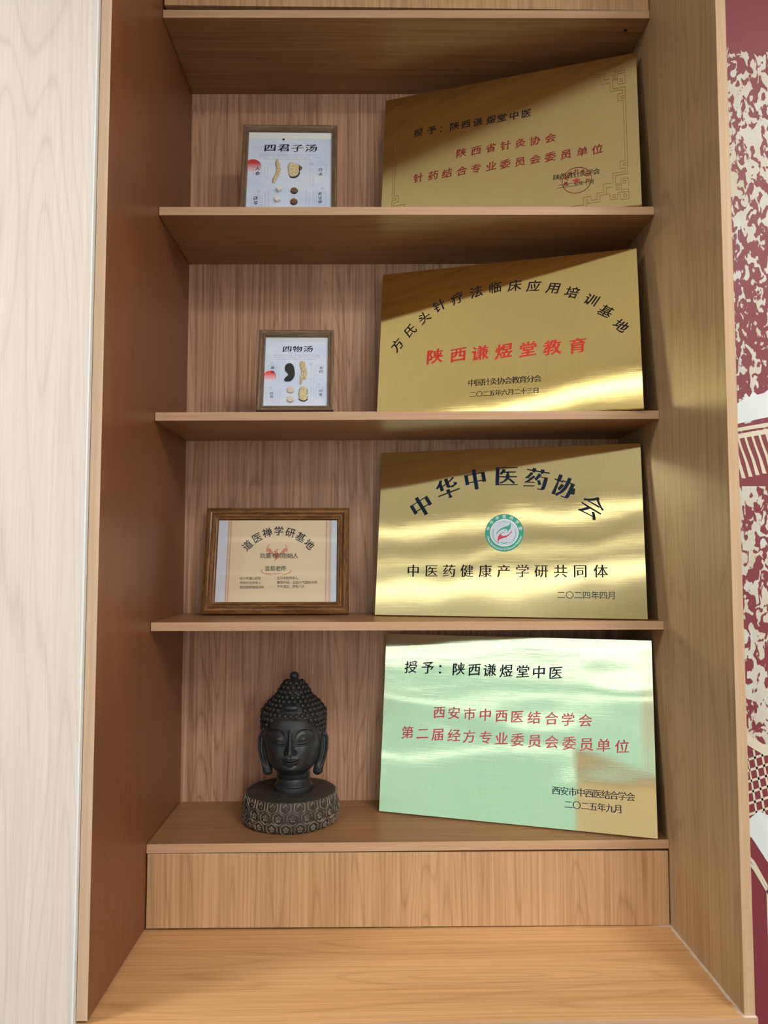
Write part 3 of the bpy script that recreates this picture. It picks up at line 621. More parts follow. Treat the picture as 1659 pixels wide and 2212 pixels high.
def fr_wood(nm,li,da,seed,rough):
    out=[]
    for ax in 'xy':
        m,nt,b=mat_new(nm+ax); k=0 if ax=='x' else 1
        def sc(a,l): q=[a,a,a]; q[k]=l; return tuple(q)
        n=noise(nt,vmap(nt,sc(700,45),(seed,0,0)),1,4,.65); n2=noise(nt,vmap(nt,sc(160,12),(seed,0,0)),1,2,.5)
        f=mth(nt,'MULTIPLY',mth(nt,'SUBTRACT',mth(nt,'ADD',n,mth(nt,'MULTIPLY',n2,.6)),.55,clamp=True),2.4,clamp=True)
        lk(nt,mix(nt,f,li,da),b.inputs['Base Color']); b.inputs['Roughness'].default_value=rough; out.append(m)
    return out
def card(name,lo,hi,z,mat,t): return box(name,(lo[0],lo[1],z-.002),(hi[0],hi[1],z),mat,t,bev=0)
flat=lambda u,v:0
def pale_card(nm):
    m,nt,b=mat_new(nm); tc=N(nt,'ShaderNodeTexCoord'); s=N(nt,'ShaderNodeSeparateXYZ'); lk(nt,tc.outputs['Object'],s.inputs[0])
    n=noise(nt,vmap(nt,(6,14,1)),1,3,.5); lk(nt,ramp(nt,n,[(.35,(.72,.81,.99)),(.65,(.56,.69,.95))]),b.inputs['Base Color']); b.inputs['Roughness'].default_value=.6; return m
def sun_mat(nm,cv,r,k):
    """red sun print that fades out downwards"""
    m,nt,b=mat_new(nm); tc=N(nt,'ShaderNodeTexCoord'); s=N(nt,'ShaderNodeSeparateXYZ'); lk(nt,tc.outputs['Object'],s.inputs[0])
    f=mth(nt,'DIVIDE',mth(nt,'SUBTRACT',s.outputs[1],cv-r*1.0),r*1.5,clamp=True)
    lk(nt,mix(nt,f,(.72,.79,.93),k),b.inputs['Base Color']); b.inputs['Roughness'].default_value=.6; return m
def rubble(name,outline,z0,z1,mat,t,seed=1,rings=3,j=.0005):
    """slightly domed irregular slice with the given outline"""
    rnd=random.Random(seed); n=len(outline); cu_=sum(p[0] for p in outline)/n; cv_=sum(p[1] for p in outline)/n
    V=[(u,v,z0) for u,v in outline]; F=[]
    for r in range(rings):
        f=(1,.86,.5)[r]; hz=(.55,1,1.05)[r]
        for u,v in outline: V.append((cu_+(u-cu_)*f+rnd.uniform(-j,j)*(r>0),cv_+(v-cv_)*f+rnd.uniform(-j,j)*(r>0),z0+(z1-z0)*hz+rnd.uniform(-j,j)*(r>0)*.6))
    V.append((cu_,cv_,z1))
    for r in range(rings):
        for i in range(n): F.append((r*n+i,r*n+(i+1)%n,(r+1)*n+(i+1)%n,(r+1)*n+i))
    for i in range(n): F.append((rings*n+i,rings*n+(i+1)%n,len(V)-1))
    return new_obj(name,mesh(name,V,F,True),t,mat)
def speck(nm,a,b_,sc=260,th=.5):
    m,nt,b=mat_new(nm); n=noise(nt,vmap(nt,(sc,sc,sc)),1,3,.6); lk(nt,ramp(nt,n,[(th-.12,b_),(th+.04,a)]),b.inputs['Base Color']); b.inputs['Roughness'].default_value=.7; return m
m_root=speck('herb_root',(.70,.58,.38),(.42,.30,.16)); m_rhi=speck('herb_slice',(.72,.64,.42),(.50,.40,.22)); m_bark=plain('herb_bark',(.045,.03,.02),.8)
m_cube=plain('herb_white',(.80,.80,.78),.6); m_lic=speck('herb_brown',(.22,.10,.045),(.12,.055,.03)); m_blk=plain('herb_black',(.012,.018,.020),.55); m_pea=plain('herb_pink',(.72,.60,.52),.6)
def blob(cu_,cv_,ru,rv,n=18,seed=0,j=.08,ph=0):
    rnd=random.Random(seed); return [(cu_+ru*(1+rnd.uniform(-j,j))*math.cos(2*PI*i/n+ph),cv_+rv*(1+rnd.uniform(-j,j))*math.sin(2*PI*i/n+ph)) for i in range(n)]
def sweep(name,path,rad,mat,t,z,flatz=.6,n=8):
    V=[];F=[];m=len(path)
    for i,(u,v) in enumerate(path):
        a=path[max(0,i-1)]; b=path[min(m-1,i+1)]; d=np.array([b[0]-a[0],b[1]-a[1]]); d/=np.hypot(*d); r=rad[i]
        for k in range(n):
            th=2*PI*k/n; V.append((u-d[1]*r*math.cos(th),v+d[0]*r*math.cos(th),z+r*flatz*(1+math.sin(th))))
    for i in range(m-1):
        for k in range(n): F.append((i*n+k,i*n+(k+1)%n,(i+1)*n+(k+1)%n,(i+1)*n+k))
    F+=[list(range(n)),list(range((m-1)*n,m*n))[::-1]]
    return new_obj(name,mesh(name,V,F,True),t,mat)
def dashes(name,rects,mat,t,z):
    V=[];F=[]
    for u0,v0,u1,v1 in rects:
        n=len(V); V+=[(u0,v0,z),(u1,v0,z),(u1,v1,z),(u0,v1,z)]; F.append((n,n+1,n+2,n+3))
    o=new_obj(name,mesh(name,V,F),t,mat); return o
def micro(u0,u1,v,sz_,rnd,gap=.12):
    """one row of print too small to read: short upright and level ticks"""
    out=[];u=u0
    while u<u1:
        if rnd.random()>gap:
            for q in range(3):
                a=rnd.uniform(0,.5)*sz_; b=rnd.uniform(-.4,.35)*sz_
                if rnd.random()<.5: out.append((u+a,v+b,u+a+sz_*.5,v+b+sz_*.13))
                else: out.append((u+a,v-sz_*.35,u+a+sz_*.13,v+b+sz_*.3))
        u+=sz_*1.05
    return out
def micro_col(u,v1,v0,sz_,rnd):
    out=[];v=v1
    while v>v0:
        if rnd.random()>.12:
            for q in range(2): 
                a=rnd.uniform(-.4,0)*sz_; b=rnd.uniform(-.4,.3)*sz_; out.append((u+a,v+b,u+a+sz_*.45,v+b+sz_*.16))
        v-=sz_*1.15
    return out
def rect_line(u0,v0,u1,v1): return ([(u0,v0),(u1,v0),(u1,v1),(u0,v1)],True)
m_easel=plain('easel_board',(.10,.07,.05),.7)
def easel(t,w,h,k):
    """folding strut behind a standing frame"""
    M=mat_of(k)[0]; Mi=M.inverted()
    top=M@Vector((w*.5,h*.72,-.006)); foot=Vector((top.x,top.y+.030,M.translation.z+.0012)); 
    a=top; V=[];
    for p in (a,foot):
        for dx in (-.022,.022):
            for dy in (0,.0022): V.append(Mi@Vector((p.x+dx,p.y+dy,p.z)))
    new_obj('stand_strut',mesh('stand_strut',V,[(0,1,3,2),(4,6,7,5),(0,4,5,1),(2,3,7,6),(0,2,6,4),(1,5,7,3)]),t,m_easel)
fwA=fr_wood('frame_grey_brown_',(.27,.17,.105),(.10,.060,.038),2,.42)
SMALL=[(0,0),(0,.013),(.10,.0158),(.30,.0165),(.55,.0150),(.72,.0125),(.82,.0128),(.92,.0115),(1,.0085),(1,0)]
rnd=random.Random(5)
# --- upper small frame
k='F1'; M,w,h=mat_of(k); t=thing('herb_frame','larger grey-brown framed herb display titled in black brush characters, uppermost open shelf','picture frame',M,'framed herb displays')
rails(t,w,h,[(p*.0135,z) for p,z in SMALL],fwA); i_=.0135
card('mount_card',(i_-.001,i_-.001),(w-i_+.001,h-i_+.001),.004,pale_card('card_blue_a'),t); box('back_board',(.002,.002,-.0045),(w-.002,h-.002,.0015),m_easel,t,bev=0); easel(t,w,h,k)
write_table(k,t,.0043)
ngon_prism('backing_strip',[(i_-.001,h-i_-.0175),(w-i_+.001,h-i_-.0185),(w-i_+.001,h-i_+.001),(i_-.001,h-i_+.001)],.0041,.0046,plain('card_strip',(.80,.83,.86),.5),t)
ngon_prism('clip',[(.0935,.2285),(.0985,.2285),(.0985,.2325),(.0935,.2325)],.0046,.0058,m_black,t)
S=circ(.0250,.1520,.0200,40); S=[(max(i_-.0005,u),v) for u,v in S]; ngon_prism('sun_print',S,.0040,.00415,sun_mat('sun_a',.152,.020,(.60,.035,.035)),t)
for q in ((.0265,.1280,.0460,.1590),(.1770,.1265,.1985,.1585),(.1760,.0430,.1980,.0800),(.0250,.0280,.0450,.0700)): lines('label_box',[rect_line(*q)],.0004,INK['faint'],t,.0043,flat)
r_=[]
for j in range(3): r_+=micro(.040+.012*(j==2),.182-.02*(j==2),.1855-j*.0063,.0030,rnd)
for u_,a_,b_ in ((.0535,.145,.119),(.0605,.152,.112),(.1605,.150,.098),(.1680,.145,.094),(.050,.068,.02),(.0575,.076,.02),(.065,.080,.02),(.1520,.080,.02),(.1600,.079,.02),(.1680,.080,.02)): r_+=micro_col(u_,a_,b_,.0029,rnd)
dashes('small_print',r_,INK['grey'],t,.0043)['kind']='stuff'
sweep('herb_specimen',[(.0820,.1700),(.0815,.163),(.0845,.152),(.0865,.142),(.0850,.131),(.0800,.119),(.0765,.110),(.0755,.1030)],[.0022,.0038,.0046,.0048,.0045,.0042,.0040,.0024],m_root,t,.0042)
O=[(.110,.157),(.113,.161),(.120,.161),(.127,.1575),(.1325,.157),(.134,.150),(.1335,.142),(.1345,.134),(.131,.126),(.126,.1225),(.119,.1205),(.113,.123),(.110,.131),(.1095,.140),(.108,.148),(.1085,.153)]
sl=rubble('herb_bark',[( .1216+(u-.1216)*1.07+.0012,.141+(v-.141)*1.06-.0015) for u,v in O],.0042,.0062,m_bark,t,3); rubble('herb_specimen',O,.0050,.0085,m_rhi,t,4)
rubble('herb_bark',[(.1335,.154),(.1380,.151),(.1420,.1475),(.1400,.143),(.1360,.1395),(.1345,.145)],.0045,.0078,plain('herb_dark',(.16,.10,.06),.7),t,6,j=.0002)
def cube(u,v,s,rot):
    c,sn=math.cos(rot),math.sin(rot); P_=[(-s,-s),(s,-s),(s,s),(-s,s)]
    V=[(u+a*c-b*sn,v+a*sn+b*c,z) for z in (.0042,.0042+1.5*s) for a,b in P_]
    bm=bmesh.new(); vs=[bm.verts.new(x) for x in V]
    for f in ((3,2,1,0),(4,5,6,7),(0,1,5,4),(1,2,6,5),(2,3,7,6),(3,0,4,7)): bm.faces.new([vs[i] for i in f])
    bmesh.ops.bevel(bm,geom=list(bm.edges),offset=.0008,segments=2,affect='EDGES'); me=bpy.data.meshes.new('c'); bm.to_mesh(me); bm.free(); new_obj('herb_specimen',me,t,m_cube)
cube(.0895,.0835,.0058,.5); cube(.0860,.0550,.0058,.35)
for v_ in (.0815,.0505): rubble('herb_bark',blob(.1240,v_,.0087,.0086,18,int(v_*1e4),.03),.0042,.0068,m_bark,t,9,j=.0001); rubble('herb_specimen',blob(.1240,v_+.0004,.0078,.0077,18,int(v_*1e4),.02),.0062,.0076,m_lic,t,10,j=.0001)
for u_,v_,s_ in ((.165,.160,.008),(.190,.0885,.008),(.0420,.0800,.008)): lines('faint_mark',[rect_line(u_-.002,v_-.003,u_+.002,v_+.003),([(u_-.004,v_+.003),(u_-.004,v_-.003)],False),([(u_-.002,v_),(u_+.002,v_)],False)],.0004,INK['faint'],t,.0043,flat)
# --- lower small frame
k='F2'; M,w,h=mat_of(k); t=thing('herb_frame','smaller grey-brown framed herb display with a curved black root slice, second shelf','picture frame',M,'framed herb displays')
i_=.0140; rails(t,w,h,[(p*i_,z) for p,z in SMALL],fwA)
card('mount_card',(i_-.001,i_-.001),(w-i_+.001,h-i_+.001),.004,pale_card('card_blue_b'),t); box('back_board',(.002,.002,-.0045),(w-.002,h-.002,.0015),m_easel,t,bev=0); easel(t,w,h,k)
write_table(k,t,.0043)
ngon_prism('backing_strip',[(i_-.001,h-i_-.0095),(w-i_+.001,h-i_-.0095),(w-i_+.001,h-i_+.001),(i_-.001,h-i_+.001)],.0041,.0046,plain('card_strip_b',(.66,.73,.82),.5),t)
S=circ(.0265,.0905,.0140,40); S=[(max(i_-.0005,u),v) for u,v in S]; ngon_prism('sun_print',S,.0040,.00415,sun_mat('sun_b',.0905,.014,(.86,.10,.10)),t)
for q in ((.0215,.0945,.0365,.1180),(.1290,.0915,.1455,.1190),(.1290,.0355,.1455,.0625),(.0215,.0300,.0355,.0540)): lines('label_box',[rect_line(*q)],.0003,INK['faint'],t,.0043,flat)
r_=[]
for j in range(3): r_+=micro(.0325+.006*(j==2),.135-.008*(j==2),.1435-j*.0048,.0023,rnd)
for u_,a_,b_ in ((.0400,.117,.077),(.0460,.118,.077),(.1180,.117,.076),(.1245,.115,.075),(.0400,.054,.020),(.0450,.055,.020),(.0500,.055,.020),(.1120,.050,.037),(.1180,.062,.020),(.1240,.061,.020)): r_+=micro_col(u_,a_,b_,.0021,rnd)
dashes('small_print',r_,INK['grey'],t,.0043)['kind']='stuff'
ts=[(.0595,.112),(.0610,.117),(.0665,.1215),(.0725,.1215),(.0775,.117),(.0800,.110),(.0815,.101),(.0815,.092),(.0785,.084),(.0735,.078),(.0675,.0765),(.0610,.0765),(.0585,.0805),(.0610,.0855),(.0665,.0900),(.0680,.094),(.0650,.0985),(.0600,.1045)]
def bean(name,pts,z0,z1,mat):
    n=len(pts); bm=bmesh.new(); a=[bm.verts.new((u,v,z0)) for u,v in pts]; bm.faces.new(a)
    r=bmesh.ops.extrude_face_region(bm,geom=list(bm.faces)); vs=[g for g in r['geom'] if isinstance(g,bmesh.types.BMVert)]
    for q in vs: q.co.z=z1
    bm.normal_update(); bmesh.ops.recalc_face_normals(bm,faces=bm.faces); bmesh.ops.bevel(bm,geom=[e for e in bm.edges if all(q.co.z>z0+1e-6 for q in e.verts)],offset=.0011,segments=3,affect='EDGES')
    me=bpy.data.meshes.new(name); bm.to_mesh(me); bm.free(); return new_obj(name,me,t,mat)
bean('herb_specimen',ts,.0042,.0085,m_blk)
Aq=[(.0925,.1215),(.0935,.1265),(.0985,.1270),(.1030,.1255),(.1050,.121),(.1045,.115),(.1075,.109),(.1085,.102),(.1100,.0955),(.1075,.0915),(.1075,.084),(.1055,.0810),(.1020,.0835),(.0995,.078),(.0960,.0695),(.0935,.0690),(.0930,.0735),(.0955,.0780),(.0935,.0860),(.0965,.0950),(.0965,.1050),(.0940,.1120)]
bean('herb_specimen',Aq,.0042,.0082,m_root)
for v_,u_ in ((.0553,.0732),(.0323,.0732)): rubble('herb_bark',blob(u_,v_-.0008,.0082,.0077,20,2,.02),.0042,.0060,plain('herb_shade',(.40,.28,.20),.7),t,3,j=.0001); rubble('herb_specimen',blob(u_,v_,.0080,.0073,20,2,.02),.0052,.0072,m_pea,t,3,j=.0001)
Cq=[(.0925,.0570),(.0945,.0615),(.0990,.0635),(.1040,.0620),(.1085,.0600),(.1105,.0560),(.1100,.0500),(.1090,.0450),(.1110,.0390),(.1110,.0330),(.1065,.0290),(.1010,.0285),(.0960,.0300),(.0920,.0340),(.0930,.0400),(.0915,.0460),(.0930,.0510)]
rubble('herb_bark',[(.1010+(u-.1010)*1.08,.046+(v-.046)*1.05-.0008) for u,v in Cq],.0042,.0064,m_bark,t,3,j=.0003); rubble('herb_specimen',Cq,.0052,.0080,m_rhi,t,5,j=.0003)
for u_,v_ in ((.0300,.1235),(.1170,.1215),(.1360,.0690),(.0290,.0610)): lines('faint_mark',[rect_line(u_-.0015,v_-.0022,u_+.0015,v_+.0022),([(u_-.003,v_+.0022),(u_-.003,v_-.0022)],False),([(u_-.0015,v_),(u_+.0015,v_)],False)],.0003,INK['faint'],t,.0043,flat)
# --- certificate frame
k='F3'; M,w,h=mat_of(k); t=thing('certificate_frame','brown wooden landscape frame holding a cream certificate with a red bird emblem, third shelf','picture frame',M)
i_=.0300; fwB=fr_wood('frame_walnut_',(.33,.155,.050),(.085,.035,.012),8,.20)
rails(t,w,h,[(p*i_,z) for p,z in [(0,0),(0,.010),(.04,.0125),(.16,.0150),(.30,.0170),(.40,.0172),(.48,.0160),(.56,.0125),(.60,.0118),(.64,.0128),(.72,.0126),(.78,.0110),(.82,.0098),(.85,.0104),(.92,.0098),(.97,.0075),(1,.0055),(1,0)]],fwB)
box('back_board',(.004,.004,-.004),(w-.004,h-.004,.0012),m_easel,t,bev=0)
m_cert,nt,b=mat_new('certificate_paper'); tc=N(nt,'ShaderNodeTexCoord'); s=N(nt,'ShaderNodeSeparateXYZ'); lk(nt,tc.outputs['Object'],s.inputs[0])
ux=mth(nt,'DIVIDE',s.outputs[0],w)
lk(nt,ramp(nt,ux,[(.0,(.62,.66,.80)),(.150,(.66,.68,.80)),(.153,(.50,.26,.20)),(.164,(.78,.62,.48)),(.172,(.45,.25,.15)),(.176,(.80,.62,.42)),(.30,(.82,.68,.47)),(.80,(.80,.66,.45)),(.836,(.78,.63,.42)),(.840,(.42,.24,.15)),(.846,(.80,.62,.50)),(.872,(.62,.40,.32)),(.876,(.60,.68,.80)),(1,(.64,.72,.84))]),b.inputs['Base Color']); b.inputs['Roughness'].default_value=.55
cardo=card('certificate_sheet',(i_-.001,i_-.001),(w-i_+.001,h-i_+.001),.0035,m_cert,t)
write_table(k,t,.0041)
m_sal=plain('emblem_salmon',(.70,.27,.16),.6)
def em(pts,mirror=False): return [(.1752+(-x if mirror else x)*.001,.140+y*.001) for x,y in pts]
wing=[(7,4),(10,9),(14,10),(17,7),(20,9),(22,15),(21,19),(26,13),(28,18),(27,25),(23,32),(18,37),(22,30),(24,24),(20,25),(16,22),(13,17),(9,12)]
for mi in (False,True): ngon_prism('bird_emblem',em([(x*.95,y*.95) for x,y in wing],mi),.0036,.0038,m_sal,t)
ngon_prism('bird_emblem',em([(-5,17),(0,21),(6,22),(2,19),(1,14),(4,8),(8,4),(4,-2),(-2,-7),(-8,-12),(-4,-4),(-6,0),(-8,6),(-5,12),(-8,15)]),.0036,.0038,m_sal,t)
def arcs(r1,r2,y0,a0,a1,wd0):
    n=24; O=[];I=[]
    for i in range(n+1):
        a=a0+(a1-a0)*i/n; q=math.sin(PI*i/n); O.append((r1*math.cos(a),y0+r2*math.sin(a))); I.append(((r1-wd0*q)*math.cos(a),y0+(r2-wd0*.8*q)*math.sin(a)))
    return O+I[::-1][1:-1]
ngon_prism('bird_emblem',em(arcs(33,9,-34,math.radians(215),math.radians(200+55),3.2)),.0036,.0038,m_sal,t)
ngon_prism('bird_emblem',em(arcs(37,11,-34,math.radians(150),math.radians(262),3.4)),.0036,.0037,m_sal,t); ngon_prism('bird_emblem',em(arcs(37,11,-34,math.radians(278),math.radians(390),3.4)),.0036,.0037,m_sal,t)
ngon_prism('bird_emblem',em(arcs(17,6,-36,math.radians(190),math.radians(350),2.6)),.0036,.0038,m_sal,t)
card('glass_pane',(i_-.001,i_-.001),(w-i_+.001,h-i_+.001),.0062,glass('frame_glass',1.28,.03),t)

# ---------------------------------------------------------------- black Buddha bust
BX,BY,BZ=.286,.152,ZS['4'][0]+slope('4')(.286)
bud=thing('buddha_bust','black Buddha head with rows of snail curls on a round carved pedestal, lowest shelf','statue',Matrix.Translation((BX,BY,BZ+.0003)))
def stone(name,c1,c2,rough):
    m,nt,b=mat_new(name); n=noise(nt,vmap(nt,(60,60,60)),1,5,.65); lk(nt,ramp(nt,n,[(.38,c1),(.62,c2)]),b.inputs['Base Color']); b.inputs['Roughness'].default_value=rough
    n2=noise(nt,vmap(nt,(500,500,500)),1,3,.6); bp=N(nt,'ShaderNodeBump'); bp.inputs['Strength'].default_value=.25; bp.inputs['Distance'].default_value=.0004; lk(nt,n2,bp.inputs['Height']); lk(nt,bp.outputs[0],b.inputs['Normal']); return m
m_st=stone('black_stone',(.014,.017,.021),(.028,.033,.039),.38); m_curl=stone('black_curls',(.011,.011,.012),(.022,.021,.020),.5)
m_ped=stone('pedestal_stone',(.018,.017,.016),(.045,.040,.035),.6); m_worn=stone('pedestal_worn',(.05,.042,.034),(.27,.22,.17),.7)
# pedestal: turned disc with a slightly wavy side
prof=[(0,.0664),(.085,.0664),(.1000,.0660),(.1030,.0640),(.1045,.058),(.1065,.050),(.1090,.040),(.1105,.028),(.1100,.014),(.1070,.004),(.1040,0),(0,0)]
def rad_at(z):
    P_=[(zz,rr) for rr,zz in prof[2:11]][::-1]; return float(np.interp(z,[p[0] for p in P_],[p[1] for p in P_]))
n=96; V=[];F=[]
for r,z in prof[1:-1]:
    for i in range(n):
        a=2*PI*i/n; q=r*(1+.006*math.sin(5*a+z*40)+.004*math.sin(11*a)) if r>.09 else r; V.append((q*math.sin(a),-q*math.cos(a),z))
m_=len(prof)-2
V+=[(0,0,prof[0][1]),(0,0,0)]
for j in range(m_-1):
    for i in range(n): F.append((j*n+i,(j+1)*n+i,(j+1)*n+(i+1)%n,j*n+(i+1)%n))
for i in range(n): F.append((i,(i+1)%n,len(V)-2)); F.append(((m_-1)*n+(i+1)%n,(m_-1)*n+i,len(V)-1))
ped=new_obj('pedestal',mesh('pedestal',V,F,True),bud,m_ped)
NT=22
def hex_tile(zc,rnd):
    """raised six-sided cell with a five-petalled flower, bent to the pedestal's side"""
    V=[];F=[]
    def add(u,v,hh):
        z=min(.0652,max(.001,zc+v)); r=rad_at(z)+hh; a=u/.108; V.append((r*math.sin(a),-r*math.cos(a),z)); return len(V)-1
    hw=2*PI*.108/NT/2*.90; hv=.0150
    hexa=[(0,hv),(hw*.96,hv*.52),(hw*.96,-hv*.52),(0,-hv),(-hw*.96,-hv*.52),(-hw*.96,hv*.52)]
    out=[]
    for i in range(6):
        a=hexa[i]; b=hexa[(i+1)%6]
        for q in range(3): out.append((a[0]+(b[0]-a[0])*q/3+rnd.uniform(-.0004,.0004),a[1]+(b[1]-a[1])*q/3+rnd.uniform(-.0004,.0004)))
    k=len(out); R=[]
    for f,hh in ((1,-.0006),(.93,.0016),(.84,.0016),(.76,-.0006)): R.append([add(u*f,v*f,hh+(rnd.uniform(-.0003,.0003) if hh>0 else 0)) for u,v in out])
    for r in range(3):
        for i in range(k): F.append((R[r][i],R[r+1][i],R[r+1][(i+1)%k],R[r][(i+1)%k]))
    for p in range(6):
        a0=p*2*PI/5+PI/2; pc=(.0042*math.cos(a0),.0048*math.sin(a0)) if p<5 else (0,0); rr=.0026 if p<5 else .0017
        c=add(pc[0],pc[1],.0019 if p<5 else .0022); ring=[add(pc[0]+rr*math.cos(2*PI*i/8),pc[1]+rr*1.1*math.sin(2*PI*i/8),-.0003) for i in range(8)]
        mid=[add(pc[0]+rr*.65*math.cos(2*PI*i/8),pc[1]+rr*.7*math.sin(2*PI*i/8),.0014) for i in range(8)]
        for i in range(8): F.append((ring[i],mid[i],mid[(i+1)%8],ring[(i+1)%8])); F.append((mid[i],c,mid[(i+1)%8]))
    me=mesh('hexagon_relief',V,F,False); bm=bmesh.new(); bm.from_mesh(me); bmesh.ops.recalc_face_normals(bm,faces=bm.faces); bm.to_mesh(me); bm.free(); me.materials.append(m_worn); return me
rnd=random.Random(11)
for row,zc in enumerate((.0565,.0335,.0105)):
    variants=[hex_tile(zc,rnd) for _ in range(3)]
    for i in range(NT):
        o=new_obj('hexagon_relief',variants[(i*7+row)%3],ped); o.rotation_euler=(0,0,2*PI*(i+.5*(row%2))/NT+rnd.uniform(-.01,.01))
# head
HX,HY,HZ=.2912-BX,0.0,.0664
Kz=[0,.003,.011,.0135,.022,.0265,.0285,.034,.0415,.0435,.049,.054,.060,.070,.085,.105,.125,.150,.171,.176,.187,.197,.204,.2105,.218,.226,.236,.244,.250,.2535]
Ka=[.0440,.0450,.0445,.0395,.0385,.0375,.0362,.0378,.0372,.0365,.0395,.0450,.0500,.0560,.0610,.0640,.0658,.0675,.0680,.0695,.0620,.0545,.0475,.0395,.0360,.0325,.0255,.0190,.0105,.0]
Kf=[.0440,.0450,.0445,.0390,.0385,.0380,.0365,.0385,.0400,.0440,.0560,.0650,.0700,.0735,.0760,.0765,.0765,.0760,.0730,.0735,.0660,.0580,.0500,.0425,.0375,.0335,.0260,.0190,.0105,.0]
Kb=[.0440,.0450,.0445,.0390,.0385,.0380,.0375,.0385,.0390,.0400,.0420,.0440,.0470,.0520,.0580,.0640,.0680,.0700,.0690,.0680,.0620,.0540,.0470,.0400,.0360,.0325,.0255,.0190,.0105,.0]
def sg(x): return 1/(1+math.exp(-max(-40,min(40,x))))
ex=lambda q: math.exp(-q)
def feat(x,z):
    s=abs(x); d=0
    zb=.1495-((s-.029)/.026)**2*.012 if s>.029 else .1495-((.029-s)/.023)**2.3*.024
    under=sg((zb-z)/.0007)
    d-=.0068*under*ex(((s-.030)/.0185)**4)*ex((max(0,zb-z)/.031)**2)
    d+=.0011*ex(((z-zb-.0010)/.0016)**2)*ex(((s-.029)/.023)**4)
    d+=.0078*ex(((s-.0305)/.0150)**2)*ex(((z-.1295)/.0085)**2)*under
    ze=.1210+(s-.0305)*.16-.0026*(1-((s-.0305)/.018)**2); eo=ex(((s-.0305)/.0175)**6)
    d-=.0034*ex(((z-ze)/.00095)**2)*eo; d+=.0020*ex(((z-ze-.0019)/.0011)**2)*eo; d+=.0012*ex(((z-ze+.0026)/.0015)**2)*eo
    d-=.0006*ex(((z-ze+.0055)/.0012)**2)*eo
    t=max(0,min(1,(.148-z)/.048)); wn=.0036+.0040*t**2; hn=.0030+.0150*t**1.1
    d+=hn*ex((s/wn)**2.6)*sg((z-.0972)/.0005)*sg((.150-z)/.0025)
    d+=.0080*ex(((s-.0098)/.0036)**2+((z-.1010)/.0040)**2); d-=.0020*ex(((s-.0145)/.0012)**2+((z-.100)/.004)**2)
    d-=.0030*ex(((s-.0052)/.0020)**2+((z-.0968)/.0012)**2)
    d+=.0048*ex((s/.021)**2+((z-.083)/.015)**2)
    zm=.0812+(s/.0165)**2*.0024-.0009*ex((s/.003)**2)
    d+=.0048*ex((s/.0155)**4)*ex(((z-zm-.0029)/.0023)**2)
    d+=.0058*ex((s/.0130)**4)*ex(((z-zm+.0034)/.0026)**2)
    d-=.0048*ex(((z-zm)/.00095)**2)*ex((s/.0180)**8); d-=.0025*ex(((s-.0165)/.0018)**2+((z-.0832)/.002)**2)
    d-=.0014*ex((s/.0021)**2+((z-.0915)/.004)**2)
    d-=.0034*ex((s/.014)**2+((z-.0715)/.0028)**2); d+=.0072*ex((s/.015)**2+((z-.0625)/.0068)**2)
    d+=.0036*ex(((s-.036)/.016)**2+((z-.098)/.016)**2)
    d-=.0012*ex((max(0,math.hypot(x,z-.1484)-.0028)/.0006)**2)*(1 if math.hypot(x,z-.1484)>.0022 else 0); d+=.0011*ex((math.hypot(x,z-.1484)/.0022)**4)
    return d
def hairline(phi):                                             # height of the hair's lower edge round the head
    return float(np.interp(abs(math.degrees(phi)),[0,28,42,52,60,68,80,95,180],[.1715,.1690,.1620,.150,.132,.116,.104,.066,.060]))
def surf(phi,z):
    a=np.interp(z,Kz,Ka); f=np.interp(z,Kz,Kf); b=np.interp(z,Kz,Kb)
    c,s=math.cos(phi),math.sin(phi); e=.86 if .055<z<.175 and c>0 else 1.0
    x=a*math.copysign(abs(s)**e,s); y=(f if c>0 else b)*math.copysign(abs(c)**e,c)
    if c>.12 and .05<z<.165:
        wgt=min(1,(c-.12)/.25); y+=feat(x,z)*wgt
    if z>.055:
        hh=sg((z-hairline(phi))/.0012)
        if z>.20: hh*=max(0,1-(z-.20)/.02)
        l=math.hypot(x,y)+1e-9; x+=x/l*.0028*hh; y+=y/l*.0028*hh
    return x,y
phis=[-PI*.42+PI*.84*i/300 for i in range(301)]+[PI*.42+(2*PI-PI*.84)*i/70 for i in range(1,70)]
zs_=list(np.linspace(0,.05,40,endpoint=False))+list(np.linspace(.05,.172,260,endpoint=False))+list(np.linspace(.172,.2535,60))
V=[];F=[];n=len(phis)
for z in zs_:
    for p in phis:
        x,y=surf(p,z); V.append((HX+x,-y,HZ+z))
for j in range(len(zs_)-1):
    for i in range(n): F.append((j*n+i,j*n+(i+1)%n,(j+1)*n+(i+1)%n,(j+1)*n+i))
head=new_obj('head',mesh('head',V,F,True),bud,m_st); head['label']='smooth black face with lowered eyelids'
